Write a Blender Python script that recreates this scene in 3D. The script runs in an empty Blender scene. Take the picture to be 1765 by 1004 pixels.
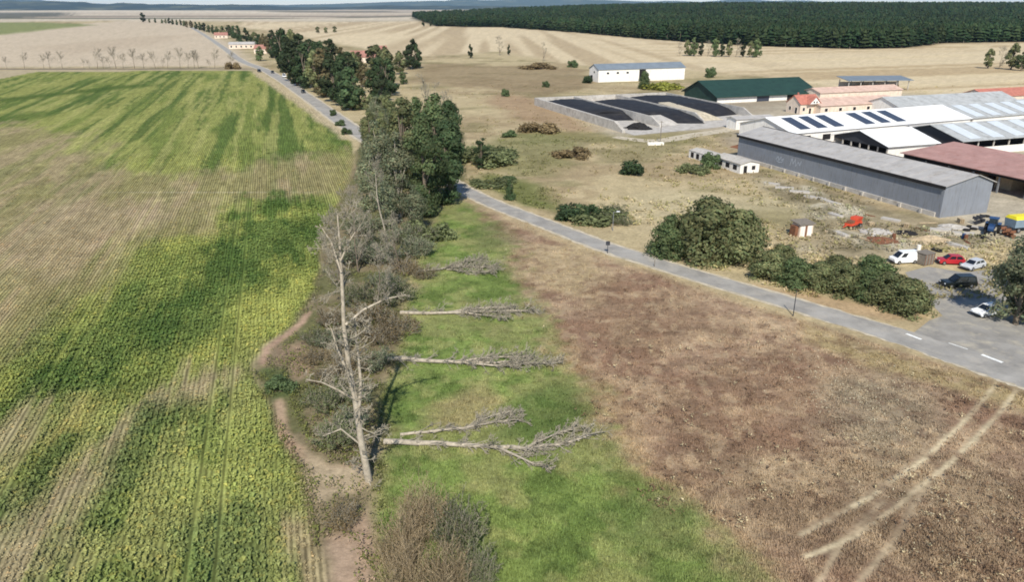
import bpy, math, random
import numpy as np
from mathutils import Vector

# ------------------------------------------------------------------ camera, sky, sun
SC = bpy.context.scene
COL = SC.collection
F = 1300.0          # focal length in photo pixels (photo 1765 x 1004)
H = 39.0            # camera height above the fields, metres
P = math.atan(492 / F)
cp, sp = math.cos(P), math.sin(P)
cam_d = bpy.data.cameras.new('camera')
cam = bpy.data.objects.new('camera', cam_d)
COL.objects.link(cam)
cam.location = (0, 0, H)
cam.rotation_euler = (math.pi / 2 - P, 0, 0)
cam_d.sensor_width = 36
cam_d.lens = 36 * F / 1765
cam_d.clip_start = 0.5
cam_d.clip_end = 90000
SC.camera = cam

SUN_EL = math.radians(43)
SUN_AZ = math.radians(181)      # clockwise from +Y: behind the camera, a little to the right
wd = bpy.data.worlds.new('World')
SC.world = wd
wd.use_nodes = True
nt = wd.node_tree
nt.nodes.clear()
sky = nt.nodes.new('ShaderNodeTexSky')
sky.sky_type = 'NISHITA'
sky.sun_disc = False
sky.sun_elevation = SUN_EL
sky.sun_rotation = SUN_AZ
sky.altitude = 1500
sky.air_density = 1.0
sky.dust_density = 0.0
sky.ozone_density = 1.6
bg = nt.nodes.new('ShaderNodeBackground')
bg.inputs['Strength'].default_value = 0.11
wo = nt.nodes.new('ShaderNodeOutputWorld')
nt.links.new(sky.outputs[0], bg.inputs['Color'])
nt.links.new(bg.outputs[0], wo.inputs['Surface'])

sun_d = bpy.data.lights.new('sun', 'SUN')
sun_d.energy = 4.2
sun_d.angle = math.radians(0.6)
sun_d.color = (1.0, 0.945, 0.83)
sun = bpy.data.objects.new('sun', sun_d)
COL.objects.link(sun)
sd = Vector((math.sin(SUN_AZ) * math.cos(SUN_EL), math.cos(SUN_AZ) * math.cos(SUN_EL), math.sin(SUN_EL)))
sun.rotation_euler = sd.to_track_quat('Z', 'Y').to_euler()
sun.location = (0, -50, 120)

SC.view_settings.view_transform = 'Standard'
SC.view_settings.look = 'None'
SC.view_settings.exposure = 0.34
SC.view_settings.gamma = 1.0
SC.view_settings.use_curve_mapping = False
SC.render.engine = 'CYCLES'
SC.cycles.filter_width = 1.8
SC.cycles.max_bounces = 6
SC.cycles.transparent_max_bounces = 8
SC.cycles.volume_bounces = 0

# ------------------------------------------------------------------ measuring helpers
def G(px, py, z=0.0):
    """ground point (at height z) seen at a photo pixel"""
    dx = (px - 882.5) / F
    dy = (py - 502) / F
    t = (H - z) / (sp + dy * cp)
    return (dx * t, (cp - dy * sp) * t)

def lin(r, g, b):
    f = lambda c: ((c / 255 + 0.055) / 1.055) ** 2.4 if c > 10 else c / 255 / 12.92
    return np.array([f(r), f(g), f(b)])

def smooth(a, b, x):
    t = np.clip((x - a) / (b - a), 0, 1)
    return t * t * (3 - 2 * t)

_tab = np.random.default_rng(7).random((256, 256))
def vnoise(x, y, s=0):
    x = np.asarray(x, float) + 37.3 * s
    y = np.asarray(y, float) - 91.7 * s
    xi = np.floor(x).astype(int); yi = np.floor(y).astype(int)
    fx = x - xi; fy = y - yi
    fx = fx * fx * (3 - 2 * fx); fy = fy * fy * (3 - 2 * fy)
    a = _tab[xi & 255, yi & 255]; b = _tab[(xi + 1) & 255, yi & 255]
    c = _tab[xi & 255, (yi + 1) & 255]; d = _tab[(xi + 1) & 255, (yi + 1) & 255]
    return (a * (1 - fx) + b * fx) * (1 - fy) + (c * (1 - fx) + d * fx) * fy

def fbm(x, y, s=0, o=4):
    r = 0; a = 1; t = 0
    for k in range(o):
        r = r + a * vnoise(x * 2 ** k, y * 2 ** k, s + k * 5)
        t += a; a *= 0.5
    return r / t

def poly_sd(X, Y, pts):
    """signed distance to a polygon, positive inside"""
    d = np.full(X.shape, 1e18); ins = np.zeros(X.shape, bool)
    n = len(pts)
    for i in range(n):
        x0, y0 = pts[i]; x1, y1 = pts[(i + 1) % n]
        ex, ey = x1 - x0, y1 - y0
        t = np.clip(((X - x0) * ex + (Y - y0) * ey) / (ex * ex + ey * ey + 1e-9), 0, 1)
        d = np.minimum(d, (X - x0 - t * ex) ** 2 + (Y - y0 - t * ey) ** 2)
        if y0 != y1:
            ins ^= ((y0 > Y) != (y1 > Y)) & (X < ex * (Y - y0) / (y1 - y0) + x0)
    d = np.sqrt(d)
    return np.where(ins, d, -d)

def line_d(X, Y, pts):
    d = np.full(X.shape, 1e18)
    for i in range(len(pts) - 1):
        x0, y0 = pts[i]; x1, y1 = pts[i + 1]
        ex, ey = x1 - x0, y1 - y0
        t = np.clip(((X - x0) * ex + (Y - y0) * ey) / (ex * ex + ey * ey + 1e-9), 0, 1)
        d = np.minimum(d, (X - x0 - t * ex) ** 2 + (Y - y0 - t * ey) ** 2)
    return np.sqrt(d)

def GP(*pp):
    return [G(*p) for p in pp]

# ------------------------------------------------------------------ object helpers
def tag(o, label=None, cat=None, group=None, kind=None):
    if label: o['label'] = label
    if cat: o['category'] = cat
    if group: o['group'] = group
    if kind: o['kind'] = kind
    return o

def empty(name, loc, rz=0.0, sc=1.0):
    o = bpy.data.objects.new(name, None)
    COL.objects.link(o)
    o.location = loc
    o.rotation_euler = (0, 0, rz)
    o.scale = (sc, sc, sc) if not isinstance(sc, tuple) else sc
    o.empty_display_size = 0.3
    return o

def link(name, me, parent=None, loc=(0, 0, 0)):
    o = bpy.data.objects.new(name, me)
    COL.objects.link(o)
    o.location = loc
    if parent is not None:
        o.parent = parent
    return o

def np_mesh(name, V, faces_n, idx, mats, cols=None, smooth_sh=False, matidx=None):
    """V (n,3); faces of a constant size faces_n; idx flat"""
    me = bpy.data.meshes.new(name)
    V = np.asarray(V, np.float32)
    me.vertices.add(len(V))
    me.vertices.foreach_set('co', V.ravel())
    nl = len(idx)
    me.loops.add(nl)
    me.loops.foreach_set('vertex_index', np.asarray(idx, np.int32))
    nf = nl // faces_n
    me.polygons.add(nf)
    me.polygons.foreach_set('loop_start', np.arange(0, nl, faces_n, dtype=np.int32))
    if matidx is not None:
        me.polygons.foreach_set('material_index', np.asarray(matidx, np.int32))
    me.polygons.foreach_set('use_smooth', np.full(nf, smooth_sh, bool))
    me.update(calc_edges=True)
    if cols is not None:
        a = me.color_attributes.new('Col', 'FLOAT_COLOR', 'POINT')
        c = np.ones((len(V), 4), np.float32)
        c[:, :3] = cols
        a.data.foreach_set('color', c.ravel())
    for m in (mats if isinstance(mats, (list, tuple)) else [mats]):
        me.materials.append(m)
    return me

class MB:
    """collects simple solids into one mesh"""
    def __init__(self):
        self.v = []; self.f = []
    def poly(self, pts):
        n = len(self.v); self.v += [tuple(p) for p in pts]
        self.f.append(tuple(range(n, n + len(pts)))); return self
    def box(self, x0, x1, y0, y1, z0, z1):
        return self.hexa([(x0, y0, z0), (x1, y0, z0), (x1, y1, z0), (x0, y1, z0),
                          (x0, y0, z1), (x1, y0, z1), (x1, y1, z1), (x0, y1, z1)])
    def hexa(self, p):
        n = len(self.v); self.v += [tuple(q) for q in p]
        for q in ((3, 2, 1, 0), (4, 5, 6, 7), (0, 1, 5, 4), (1, 2, 6, 5), (2, 3, 7, 6), (3, 0, 4, 7)):
            self.f.append(tuple(n + k for k in q))
        return self
    def prism(self, prof, a, b, ax='y'):
        """profile of 2-D points extruded between a and b along an axis"""
        n = len(self.v); k = len(prof)
        for t in (a, b):
            for (u, w) in prof:
                self.v.append({'y': (u, t, w), 'x': (t, u, w), 'z': (u, w, t)}[ax])
        self.f.append(tuple(range(n, n + k))[::-1]); self.f.append(tuple(range(n + k, n + 2 * k)))
        for i in range(k):
            j = (i + 1) % k
            self.f.append((n + i, n + j, n + k + j, n + k + i))
        return self
    def cyl(self, c, r, h, ax='z', n=12, r2=None):
        r2 = r if r2 is None else r2
        s = len(self.v)
        for t, rr in ((0, r), (h, r2)):
            for i in range(n):
                a = 2 * math.pi * i / n
                u, w = rr * math.cos(a), rr * math.sin(a)
                d = {'z': (u, w, t), 'y': (u, t, w), 'x': (t, u, w)}[ax]
                self.v.append((c[0] + d[0], c[1] + d[1], c[2] + d[2]))
        self.f.append(tuple(range(s, s + n))[::-1]); self.f.append(tuple(range(s + n, s + 2 * n)))
        for i in range(n):
            j = (i + 1) % n
            self.f.append((s + i, s + j, s + n + j, s + n + i))
        return self
    def bar(self, p, q, r, n=6):
        p, q = Vector(p), Vector(q)
        d = (q - p).normalized()
        a = d.orthogonal().normalized(); b = d.cross(a)
        s = len(self.v)
        for c in (p, q):
            for i in range(n):
                t = 2 * math.pi * i / n
                self.v.append(tuple(c + (a * math.cos(t) + b * math.sin(t)) * r))
        self.f.append(tuple(range(s, s + n))[::-1]); self.f.append(tuple(range(s + n, s + 2 * n)))
        for i in range(n):
            j = (i + 1) % n
            self.f.append((s + i, s + j, s + n + j, s + n + i))
        return self
    def mesh(self, name, mat):
        me = bpy.data.meshes.new(name)
        me.from_pydata(self.v, [], self.f)
        me.update()
        import bmesh
        bm = bmesh.new(); bm.from_mesh(me)
        bmesh.ops.recalc_face_normals(bm, faces=bm.faces)
        bm.to_mesh(me); bm.free()
        me.materials.append(mat)
        return me
    def build(self, name, mat, parent=None, loc=(0, 0, 0)):
        return link(name, self.mesh(name, mat), parent, loc)

# ------------------------------------------------------------------ materials
def new_mat(name):
    m = bpy.data.materials.new(name); m.use_nodes = True
    t = m.node_tree; t.nodes.clear()
    o = t.nodes.new('ShaderNodeOutputMaterial')
    b = t.nodes.new('ShaderNodeBsdfPrincipled')
    t.links.new(b.outputs[0], o.inputs['Surface'])
    b.inputs['Roughness'].default_value = 0.9
    b.inputs['Specular IOR Level'].default_value = 0.2
    return m, t, b

def N(t, kind, **kw):
    n = t.nodes.new(kind)
    for k, v in kw.items():
        if k in n.inputs: n.inputs[k].default_value = v
        else: setattr(n, k, v)
    return n

def mix(t, a, b, fac, blend='MIX'):
    n = t.nodes.new('ShaderNodeMix'); n.data_type = 'RGBA'; n.blend_type = blend
    for sock, v in ((n.inputs[0], fac), (n.inputs[6], a), (n.inputs[7], b)):
        if hasattr(v, 'is_linked') or isinstance(v, bpy.types.NodeSocket): t.links.new(v, sock)
        else: sock.default_value = v if not hasattr(v, '__len__') else (*v[:3], 1)
    return n.outputs[2]

def ramp(t, fac, stops):
    r = t.nodes.new('ShaderNodeValToRGB')
    t.links.new(fac, r.inputs[0])
    els = r.color_ramp.elements
    while len(els) < len(stops): els.new(0.5)
    for e, (p, c) in zip(els, stops):
        e.position = p; e.color = (c, c, c, 1) if not hasattr(c, '__len__') else (*c[:3], 1)
    return r.outputs[0]

def noise_fac(t, scale, detail=4, vec=None, rough=0.6):
    n = N(t, 'ShaderNodeTexNoise', Scale=scale, Detail=detail, Roughness=rough)
    if vec is not None: t.links.new(vec, n.inputs['Vector'])
    return n.outputs[0]

def bump(t, b, h, strength=0.4, dist=0.1):
    n = N(t, 'ShaderNodeBump', Strength=strength, Distance=dist)
    t.links.new(h, n.inputs['Height']); t.links.new(n.outputs[0], b.inputs['Normal'])

def plain(name, rgb, rough=0.7, var=0.25, scale=0.8, metal=0.0, spec=0.3, corr=None, dirt=None, streak=False):
    """painted / mineral surface: base colour with blotches, optional corrugation and grime"""
    m, t, b = new_mat(name)
    geo = N(t, 'ShaderNodeTexCoord')
    vec = geo.outputs['Object']
    c = lin(*rgb)
    f = noise_fac(t, scale, 6, vec, 0.65)
    k = ramp(t, f, [(0.3, 1 - var), (0.7, 1 + var * 0.6)])
    col = mix(t, tuple(c), k, 1.0, 'MULTIPLY')
    if dirt is not None:
        mp = N(t, 'ShaderNodeMapping'); t.links.new(vec, mp.inputs[0])
        mp.inputs['Scale'].default_value = (2.2, 2.2, 0.25) if streak else (0.35, 0.35, 0.35)
        g = noise_fac(t, 1.3, 5, mp.outputs[0], 0.7)
        col = mix(t, col, tuple(lin(*dirt)), ramp(t, g, [(0.5, 0.0), (0.72, 0.75)]))
    t.links.new(col, b.inputs['Base Color'])
    b.inputs['Roughness'].default_value = rough
    b.inputs['Metallic'].default_value = metal
    b.inputs['Specular IOR Level'].default_value = spec
    if corr is not None:
        w = N(t, 'ShaderNodeTexWave', Scale=corr[1], Distortion=0.0)
        w.bands_direction = corr[0]
        t.links.new(vec, w.inputs[0])
        bump(t, b, w.outputs[1], 0.4, 0.02)
    else:
        bump(t, b, f, 0.25, 0.05)
    return m

def leaf_mat(name, tint_var=0.25, transl=0.42):
    m, t, b = new_mat(name)
    at = N(t, 'ShaderNodeAttribute', attribute_name='Col')
    oi = N(t, 'ShaderNodeObjectInfo')
    hs = N(t, 'ShaderNodeHueSaturation', Saturation=1.0)
    mr = N(t, 'ShaderNodeMapRange'); mr.inputs[3].default_value = 1 - tint_var; mr.inputs[4].default_value = 1 + tint_var
    t.links.new(oi.outputs['Random'], mr.inputs[0])
    t.links.new(mr.outputs[0], hs.inputs['Value'])
    t.links.new(at.outputs['Color'], hs.inputs['Color'])
    t.links.new(hs.outputs[0], b.inputs['Base Color'])
    b.inputs['Roughness'].default_value = 0.75
    tr = N(t, 'ShaderNodeBsdfTranslucent')
    t.links.new(hs.outputs[0], tr.inputs[0])
    ms = N(t, 'ShaderNodeMixShader'); ms.inputs[0].default_value = transl
    t.links.new(b.outputs[0], ms.inputs[1]); t.links.new(tr.outputs[0], ms.inputs[2])
    o = [n for n in t.nodes if n.type == 'OUTPUT_MATERIAL'][0]
    t.links.new(ms.outputs[0], o.inputs['Surface'])
    return m

M = {}
M['leaf'] = leaf_mat('leaf')
M['blade'] = leaf_mat('blade', 0.0, 0.25)
M['bark'] = plain('bark', (118, 106, 92), 0.95, 0.45, 3.0)
M['bark_pale'] = plain('bark_pale', (176, 165, 148), 0.95, 0.4, 2.0)
M['bark_dark'] = plain('bark_dark', (88, 77, 66), 0.95, 0.4, 3.0)
M['twig'] = plain('twig', (150, 142, 126), 0.95, 0.35, 1.0)
M['asphalt'] = plain('asphalt', (158, 154, 148), 0.92, 0.32, 0.22, dirt=(180, 172, 160))
M['gravel'] = plain('gravel', (196, 184, 162), 0.95, 0.35, 0.9, dirt=(150, 140, 116))
M['yard'] = plain('yard', (150, 146, 140), 0.95, 0.25, 0.35, dirt=(186, 176, 156))
M['concrete'] = plain('concrete', (190, 184, 176), 0.9, 0.25, 0.5, dirt=(140, 132, 122))
M['paint_line'] = plain('paint_line', (236, 236, 232), 0.7, 0.25, 2.0)
M['white_wall'] = plain('white_wall', (236, 232, 226), 0.85, 0.12, 0.5, dirt=(190, 180, 168), streak=True)
M['cream_wall'] = plain('cream_wall', (226, 208, 190), 0.9, 0.18, 0.6, dirt=(176, 154, 138), streak=True)
M['clad'] = plain('clad', (134, 138, 146), 0.6, 0.10, 0.3, dirt=(112, 110, 108), streak=True, corr=('DIAGONAL', 3.0), spec=0.3)
M['grey_roof'] = plain('grey_roof', (178, 174, 170), 0.6, 0.14, 0.25, dirt=(140, 132, 124), corr=('Y', 2.0))
M['white_roof'] = plain('white_roof', (238, 238, 238), 0.5, 0.05, 0.3, corr=('X', 4.0))
M['fibre_roof'] = plain('fibre_roof', (176, 178, 178), 0.85, 0.2, 0.4, dirt=(130, 128, 124), corr=('X', 4.0))
M['skylight'] = plain('skylight', (208, 214, 218), 0.4, 0.12, 0.8)
M['green_roof'] = plain('green_roof', (40, 66, 58), 0.6, 0.18, 0.3, dirt=(24, 44, 40))
M['blue_roof'] = plain('blue_roof', (120, 130, 140), 0.6, 0.15, 0.3)
M['red_roof'] = plain('red_roof', (176, 138, 130), 0.8, 0.18, 0.3, dirt=(150, 104, 94), corr=('Y', 3.0))
M['tile_roof'] = plain('tile_roof', (186, 120, 104), 0.85, 0.25, 0.8, dirt=(150, 96, 84))
M['pink_roof'] = plain('pink_roof', (206, 178, 162), 0.85, 0.2, 0.4, dirt=(180, 140, 126))
M['tile_dull'] = plain('tile_dull', (164, 118, 106), 0.85, 0.25, 0.8, dirt=(134, 98, 88))
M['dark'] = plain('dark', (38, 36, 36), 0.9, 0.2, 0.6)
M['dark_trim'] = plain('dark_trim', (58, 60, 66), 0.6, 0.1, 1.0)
M['glass'] = plain('glass', (30, 36, 44), 0.12, 0.1, 1.0, spec=0.6)
M['panel'] = plain('panel', (62, 68, 82), 0.25, 0.1, 1.0, spec=0.5)
M['tarp'] = plain('tarp', (42, 42, 46), 0.75, 0.3, 0.35, dirt=(66, 64, 62), spec=0.2)
M['rubber'] = plain('rubber', (34, 33, 33), 0.85, 0.2, 3.0)
M['rim'] = plain('rim', (150, 150, 152), 0.4, 0.15, 3.0, metal=0.5)
M['car_white'] = plain('car_white', (240, 240, 240), 0.3, 0.04, 1.0, spec=0.5)
M['car_red'] = plain('car_red', (176, 44, 52), 0.3, 0.06, 1.0, spec=0.5)
M['car_black'] = plain('car_black', (26, 30, 28), 0.3, 0.06, 1.0, spec=0.5)
M['car_silver'] = plain('car_silver', (196, 198, 202), 0.3, 0.06, 1.0, spec=0.5)
M['blue_paint'] = plain('blue_paint', (44, 74, 116), 0.45, 0.2, 1.0, spec=0.4)
M['orange_paint'] = plain('orange_paint', (214, 84, 56), 0.6, 0.25, 1.0, dirt=(150, 70, 50))
M['yellow_paint'] = plain('yellow_paint', (232, 214, 52), 0.6, 0.15, 1.0)
M['grey_blue'] = plain('grey_blue', (128, 146, 160), 0.6, 0.2, 1.0)
M['lamp_clear'] = plain('lamp_clear', (230, 232, 235), 0.2, 0.05, 1.0, spec=0.6)
M['lamp_red'] = plain('lamp_red', (150, 24, 24), 0.3, 0.05, 1.0, spec=0.6)
M['rust'] = plain('rust', (128, 88, 66), 0.9, 0.4, 2.0)
M['wood'] = plain('wood', (186, 166, 136), 0.9, 0.35, 3.0)
M['pole_wood'] = plain('pole_wood', (128, 120, 110), 0.9, 0.3, 3.0)
M['metal_grey'] = plain('metal_grey', (140, 142, 146), 0.5, 0.15, 2.0, metal=0.3)
M['soil'] = plain('soil', (150, 124, 100), 0.95, 0.4, 0.7)
M['graffiti_paint'] = plain('graffiti_paint', (176, 182, 192), 0.7, 0.2, 2.0)
# ------------------------------------------------------------------ terrain
FOREST = GP((752, 46), (870, 48), (1000, 56), (1110, 66), (1200, 73), (1330, 80), (1480, 84), (1560, 82), (1620, 74), (1765, 72), (1960, 70))
FOREST_POLY = FOREST + [(1900, 1400), (2600, 3600), (900, 4200), (60, 3600), (-330, 2600)]

def terrain(X, Y):
    """height of the land: level fields, a long wooded rise on the right, low swells far off"""
    X = np.asarray(X, float); Y = np.asarray(Y, float)
    z = 0.14 * Y ** 0 * 0
    rise = smooth(1150, 2700, Y) * smooth(-500, 900, X + 0.12 * (Y - 1500)) * 34
    rise = rise * (1 - smooth(4200, 6500, Y))
    swell = smooth(2500, 5000, Y) * (fbm(X / 2600, Y / 1700, 3, 3) - 0.5) * 26
    return z + rise + swell

ROWDIR = np.array([-0.2905, 0.9569])     # crop rows run away to the left
ROWPERP = np.array([0.9569, 0.2905])
FIELD = GP((575, 1150), (560, 1004), (547, 890), (527, 830), (502, 760), (470, 700), (440, 662), (432, 630), (455, 595),
           (510, 560), (545, 510), (548, 480), (556, 400), (600, 320), (612, 270), (600, 238), (540, 190), (480, 150), (440, 121),
           (60, 124), (0, 136), (-120, 160), (-500, 240), (-900, 420), (-900, 1150))
MEADOW = GP((660, 1300), (650, 830), (655, 690), (700, 560), (700, 480), (740, 400), (765, 340), (800, 335), (950, 402), (1047, 441), (1200, 492),
            (1365, 545), (1550, 604), (1700, 655), (1900, 715), (2600, 1300))
GREENSTRIP = GP((640, 1300), (640, 830), (655, 690), (690, 560), (690, 480), (735, 400), (765, 355), (800, 345), (850, 385), (880, 430), (905, 520),
                (935, 600), (990, 660), (1010, 740), (1090, 820), (1190, 900), (1280, 1000), (1400, 1300))

TRACKS = ([(1722, 658), (1660, 725), (1600, 785), (1500, 855), (1380, 922)], [(1755, 672), (1690, 745), (1630, 805), (1545, 872), (1470, 925), (1390, 960)],
          [(1600, 830), (1540, 930), (1470, 1020)], [(1520, 865), (1450, 935), (1410, 1010)])

def ground_color(X, Y):
    sh = X.shape
    C = np.zeros(sh + (3,))
    D = np.hypot(X, Y)
    wx = (fbm(X / 9, Y / 9, 1, 4) - .5); wy = (fbm(X / 9, Y / 9, 2, 4) - .5)
    big = fbm(X / 40, Y / 40, 4, 4); med = fbm(X / 6, Y / 6, 6, 4); fine = fbm(X / 1.3, Y / 1.3, 9, 3)
    def put(col, a):
        nonlocal C
        a = np.clip(a, 0, 1)[..., None]
        C = C * (1 - a) + lin(*col) * a
    def area(pts, soft=3.0, warp=4.0):
        d = poly_sd(X + wx * warp * 2, Y + wy * warp * 3, GP(*pts))
        return smooth(-soft, soft, d)
    def stroke(pts, half, soft, warp=2.0):
        d = line_d(X + wx * warp * 2, Y + wy * warp * 2, GP(*pts))
        return 1 - smooth(half - soft, half + soft, d)
    # open pasture on the right, the default
    put((196, 176, 130), np.ones(sh))
    put((178, 156, 114), smooth(.45, .62, big))
    put((196, 176, 132), smooth(.5, .68, med) * .7)
    put((128, 122, 74), smooth(.52, .66, fbm(X / 22, Y / 14, 12, 4)) * .55)
    put((198, 182, 138), area([(1010, 380), (1120, 330), (1290, 340), (1450, 345), (1500, 375), (1350, 365), (1180, 375), (1080, 385)], 5, 3) * .7)
    # pasture tints
    put((112, 122, 56), area([(790, 318), (840, 300), (900, 310), (960, 350), (960, 375), (900, 360), (845, 338)], 4, 4) * .85)
    put((118, 124, 64), area([(800, 275), (860, 230), (960, 225), (1000, 250), (960, 300), (880, 300)], 6, 5) * .6)
    put((168, 134, 100), area([(870, 160), (945, 178), (1040, 225), (1000, 232), (900, 205), (830, 175)], 6, 5) * .7)
    put((150, 128, 92), area([(740, 110), (1010, 118), (1020, 150), (940, 168), (820, 150), (700, 140)], 8, 4) * .7)
    put((128, 122, 66), area([(930, 225), (1130, 232), (1200, 245), (1060, 250), (980, 240)], 4, 3) * .6)
    # trampled, littered ground by the sheds
    yardmix = area([(1290, 290), (1330, 330), (1400, 370), (1360, 430), (1480, 445), (1560, 430), (1700, 420), (1765, 380), (1690, 360), (1620, 385), (1450, 335)], 4, 3)
    put((168, 152, 120), yardmix * .7)
    put((200, 190, 164), yardmix * smooth(.52, .64, med) * .8)
    put((128, 116, 84), yardmix * smooth(.5, .62, fbm(X / 5, Y / 5, 31, 3)) * .7)
    farm = area([(1265, 225), (1250, 245), (1640, 380), (1765, 420), (2100, 450), (2100, 190), (1765, 185), (1560, 160), (1420, 150), (1190, 165), (940, 172), (1060, 235), (1180, 225)], 5, 2)
    put((190, 178, 156), farm * .8)
    put((160, 142, 116), farm * smooth(.5, .65, big) * .6)
    # far stubble fields
    far = area([(700, 97), (740, 97), (862, 88), (1000, 112), (1190, 121), (1330, 132), (1440, 150), (1560, 160), (1765, 168), (2200, 180), (2200, 40), (1765, 30), (600, 26), (430, 30), (410, 45), (520, 62), (640, 86)], 10, 6)
    put((220, 198, 156), far)
    t1 = vnoise(X / 13 + .03 * Y / 13, Y / 900, 41)
    put((188, 164, 124), far * smooth(.45, .7, t1) * .85 * (1 - smooth(60, 260, X)))
    rr = (X * -.34 + Y * .94)
    t2 = vnoise(rr / 16, (X * .94 + Y * .34) / 500, 44)
    put((186, 158, 112), far * smooth(.4, .75, t2) * .7 * smooth(40, 200, X))
    put((226, 204, 158), far * smooth(.62, .8, vnoise(rr / 9, X / 300, 47)) * .7 * smooth(40, 200, X))
    # fields on the left, beyond the tree row
    put((206, 186, 156), area([(-700, 118), (440, 114), (400, 75), (330, 46), (300, 36), (240, 34), (150, 40), (0, 56), (-700, 90)], 12, 6))
    put((190, 168, 138), area([(60, 80), (250, 62), (330, 60), (260, 78), (120, 95)], 25, 10) * .5)
    put((186, 168, 132), area([(-200, 128), (0, 121), (440, 116), (440, 122), (60, 125), (0, 137), (-200, 175)], 3, 1))
    put((120, 108, 92), stroke([(-200, 121), (0, 119), (440, 118)], 4, 3))
    put((140, 146, 84), area([(-800, 75), (0, 60), (110, 48), (170, 42), (60, 38), (-800, 46)], 20, 8))
    put((204, 188, 160), area([(-800, 46), (60, 37), (240, 34), (200, 31), (-800, 38)], 40, 8))
    # the distant plain: strips of stubble, scrub and plough
    pl = smooth(1850, 2300, Y + .25 * X)
    s1 = vnoise(X / 2600, Y / 420, 51); s2 = vnoise(X / 1500, Y / 260, 53)
    put((202, 184, 158), pl)
    put((150, 136, 116), pl * smooth(.52, .62, s1))
    put((112, 112, 92), pl * smooth(.62, .7, s2))
    put((216, 200, 172), pl * smooth(.6, .7, vnoise(X / 2200, Y / 500, 57)))
    put((96, 98, 84), area([(-200, 36), (0, 31), (120, 27), (120, 22), (0, 21), (-200, 22)], 60, 60) * .9)
    put((60, 66, 48), smooth(-15, 10, poly_sd(X, Y, FOREST_POLY)))
    # ---- the big field on the left
    fd = poly_sd(X + wx * 1.2, Y + wy * 1.2, FIELD)
    fm = smooth(-.6, .5, fd) * (Y > 0)
    K = np.zeros(sh + (3,)); base = C
    C = K
    u = X * ROWPERP[0] + Y * ROWPERP[1]; v = X * ROWDIR[0] + Y * ROWDIR[1]
    streak = fbm(u / 2.5, v / 38, 61, 3); streak2 = fbm(u / 8, v / 60, 63, 3)
    _area = area
    stw = fbm(u / .9, v / 9, 68, 3) - .5; stw2 = fbm(u / 3.5, v / 22, 69, 3) - .5
    def area(pts, soft=3.0, warp=4.0):
        d = poly_sd(X + wx * warp * 2, Y + wy * warp * 3, GP(*pts))
        sc_ = np.clip(D / 60, .8, 4)
        return smooth(-soft * 1.5, soft * 1.5, d + (stw * 7 + stw2 * 9) * sc_ * .6)
    put((154, 158, 72), np.ones(sh))
    put((126, 140, 56), smooth(.46, .6, streak2))
    put((164, 168, 78), smooth(.52, .66, streak) * .7)
    put((96, 120, 46), smooth(.54, .68, fbm(u / 5, v / 110, 65, 4)) * .9)
    put((84, 108, 40), smooth(.6, .7, fbm(u / 1.8, v / 70, 66, 3)) * smooth(60, 160, Y) * .8)
    put((178, 176, 92), smooth(.6, .7, fbm(u / 2.2, v / 60, 60, 3)) * smooth(60, 160, Y) * .6)
    put((78, 104, 32), stroke([(0, 172), (120, 160), (230, 148)], 8, 7, 4) * .85)
    put((88, 114, 38), stroke([(0, 210), (60, 196)], 7, 6, 3) * .8)
    put((86, 114, 38), area([(560, 190), (610, 240), (610, 270), (540, 285), (420, 282), (470, 262), (560, 250)], 5, 5) * .7)
    tan = area([(-900, 195), (0, 215), (110, 235), (200, 300), (300, 310), (420, 285), (560, 262), (612, 275), (612, 335), (545, 345), (430, 348),
                (400, 390), (290, 415), (215, 455), (180, 540), (110, 590), (0, 630), (-900, 700)], 7, 6)
    tanc = tan * (.55 + .45 * smooth(.35, .55, streak))
    put((172, 154, 108), tanc)
    put((150, 142, 84), tan * smooth(.5, .62, fbm(u / 6, v / 25, 67, 4)) * .8)
    put((182, 158, 122), area([(60, 350), (230, 350), (330, 360), (230, 410), (140, 470), (60, 480), (-80, 440)], 6, 5) * .6)
    put((190, 178, 140), stroke([(-300, 334), (0, 333), (560, 331)], .32, .2, 0) * .55)
    put((192, 178, 120), stroke([(276, 330), (228, 415)], .3, .25, .3) * .8)
    put((186, 174, 116), stroke([(250, 345), (208, 425), (182, 520)], .3, .25, .3) * .4)
    # bright and dark greens of the middle
    mid = area([(545, 345), (430, 350), (390, 400), (250, 440), (190, 520), (100, 600), (0, 640), (-300, 700), (-300, 830), (0, 720), (110, 680), (250, 690), (345, 642), (440, 600), (545, 500)], 4, 4)
    put((136, 148, 62), mid)
    put((168, 172, 74), mid * smooth(.48, .62, fbm(u / 4, v / 12, 70, 4)) * .8)
    dk = area([(545, 385), (430, 388), (375, 425), (335, 452), (210, 545), (130, 610), (0, 690), (-120, 740), (-60, 765), (60, 722), (200, 672), (330, 560), (440, 490), (545, 425)], 3, 5)
    put((74, 104, 40), dk * .9)
    put((116, 136, 58), dk * smooth(.5, .62, fbm(u / 3, v / 9, 72, 4)) * .7)
    put((72, 106, 36), area([(430, 345), (500, 340), (540, 352), (470, 372), (430, 370)], 3, 4) * .85)
    put((166, 170, 74), area([(545, 470), (545, 512), (505, 560), (440, 600), (380, 650), (350, 640), (420, 560), (480, 500)], 2, 3) * .85)
    # the lower corner
    low = area([(345, 642), (440, 605), (432, 640), (470, 700), (530, 830), (560, 1004), (580, 1200), (-300, 1200), (-300, 830), (0, 720), (110, 680), (250, 690)], 3, 3)
    put((150, 154, 78), low)
    put((118, 134, 58), low * smooth(.5, .6, fbm(u / 3, v / 10, 74, 4)) * .8)
    t3 = area([(350, 640), (420, 640), (330, 690), (250, 735), (215, 800), (130, 900), (60, 1010), (-150, 1200), (-300, 1200), (-150, 1010), (40, 850), (150, 760), (260, 690)], 1.6, 2.5)
    put((170, 152, 112), t3 * .9)
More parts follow.
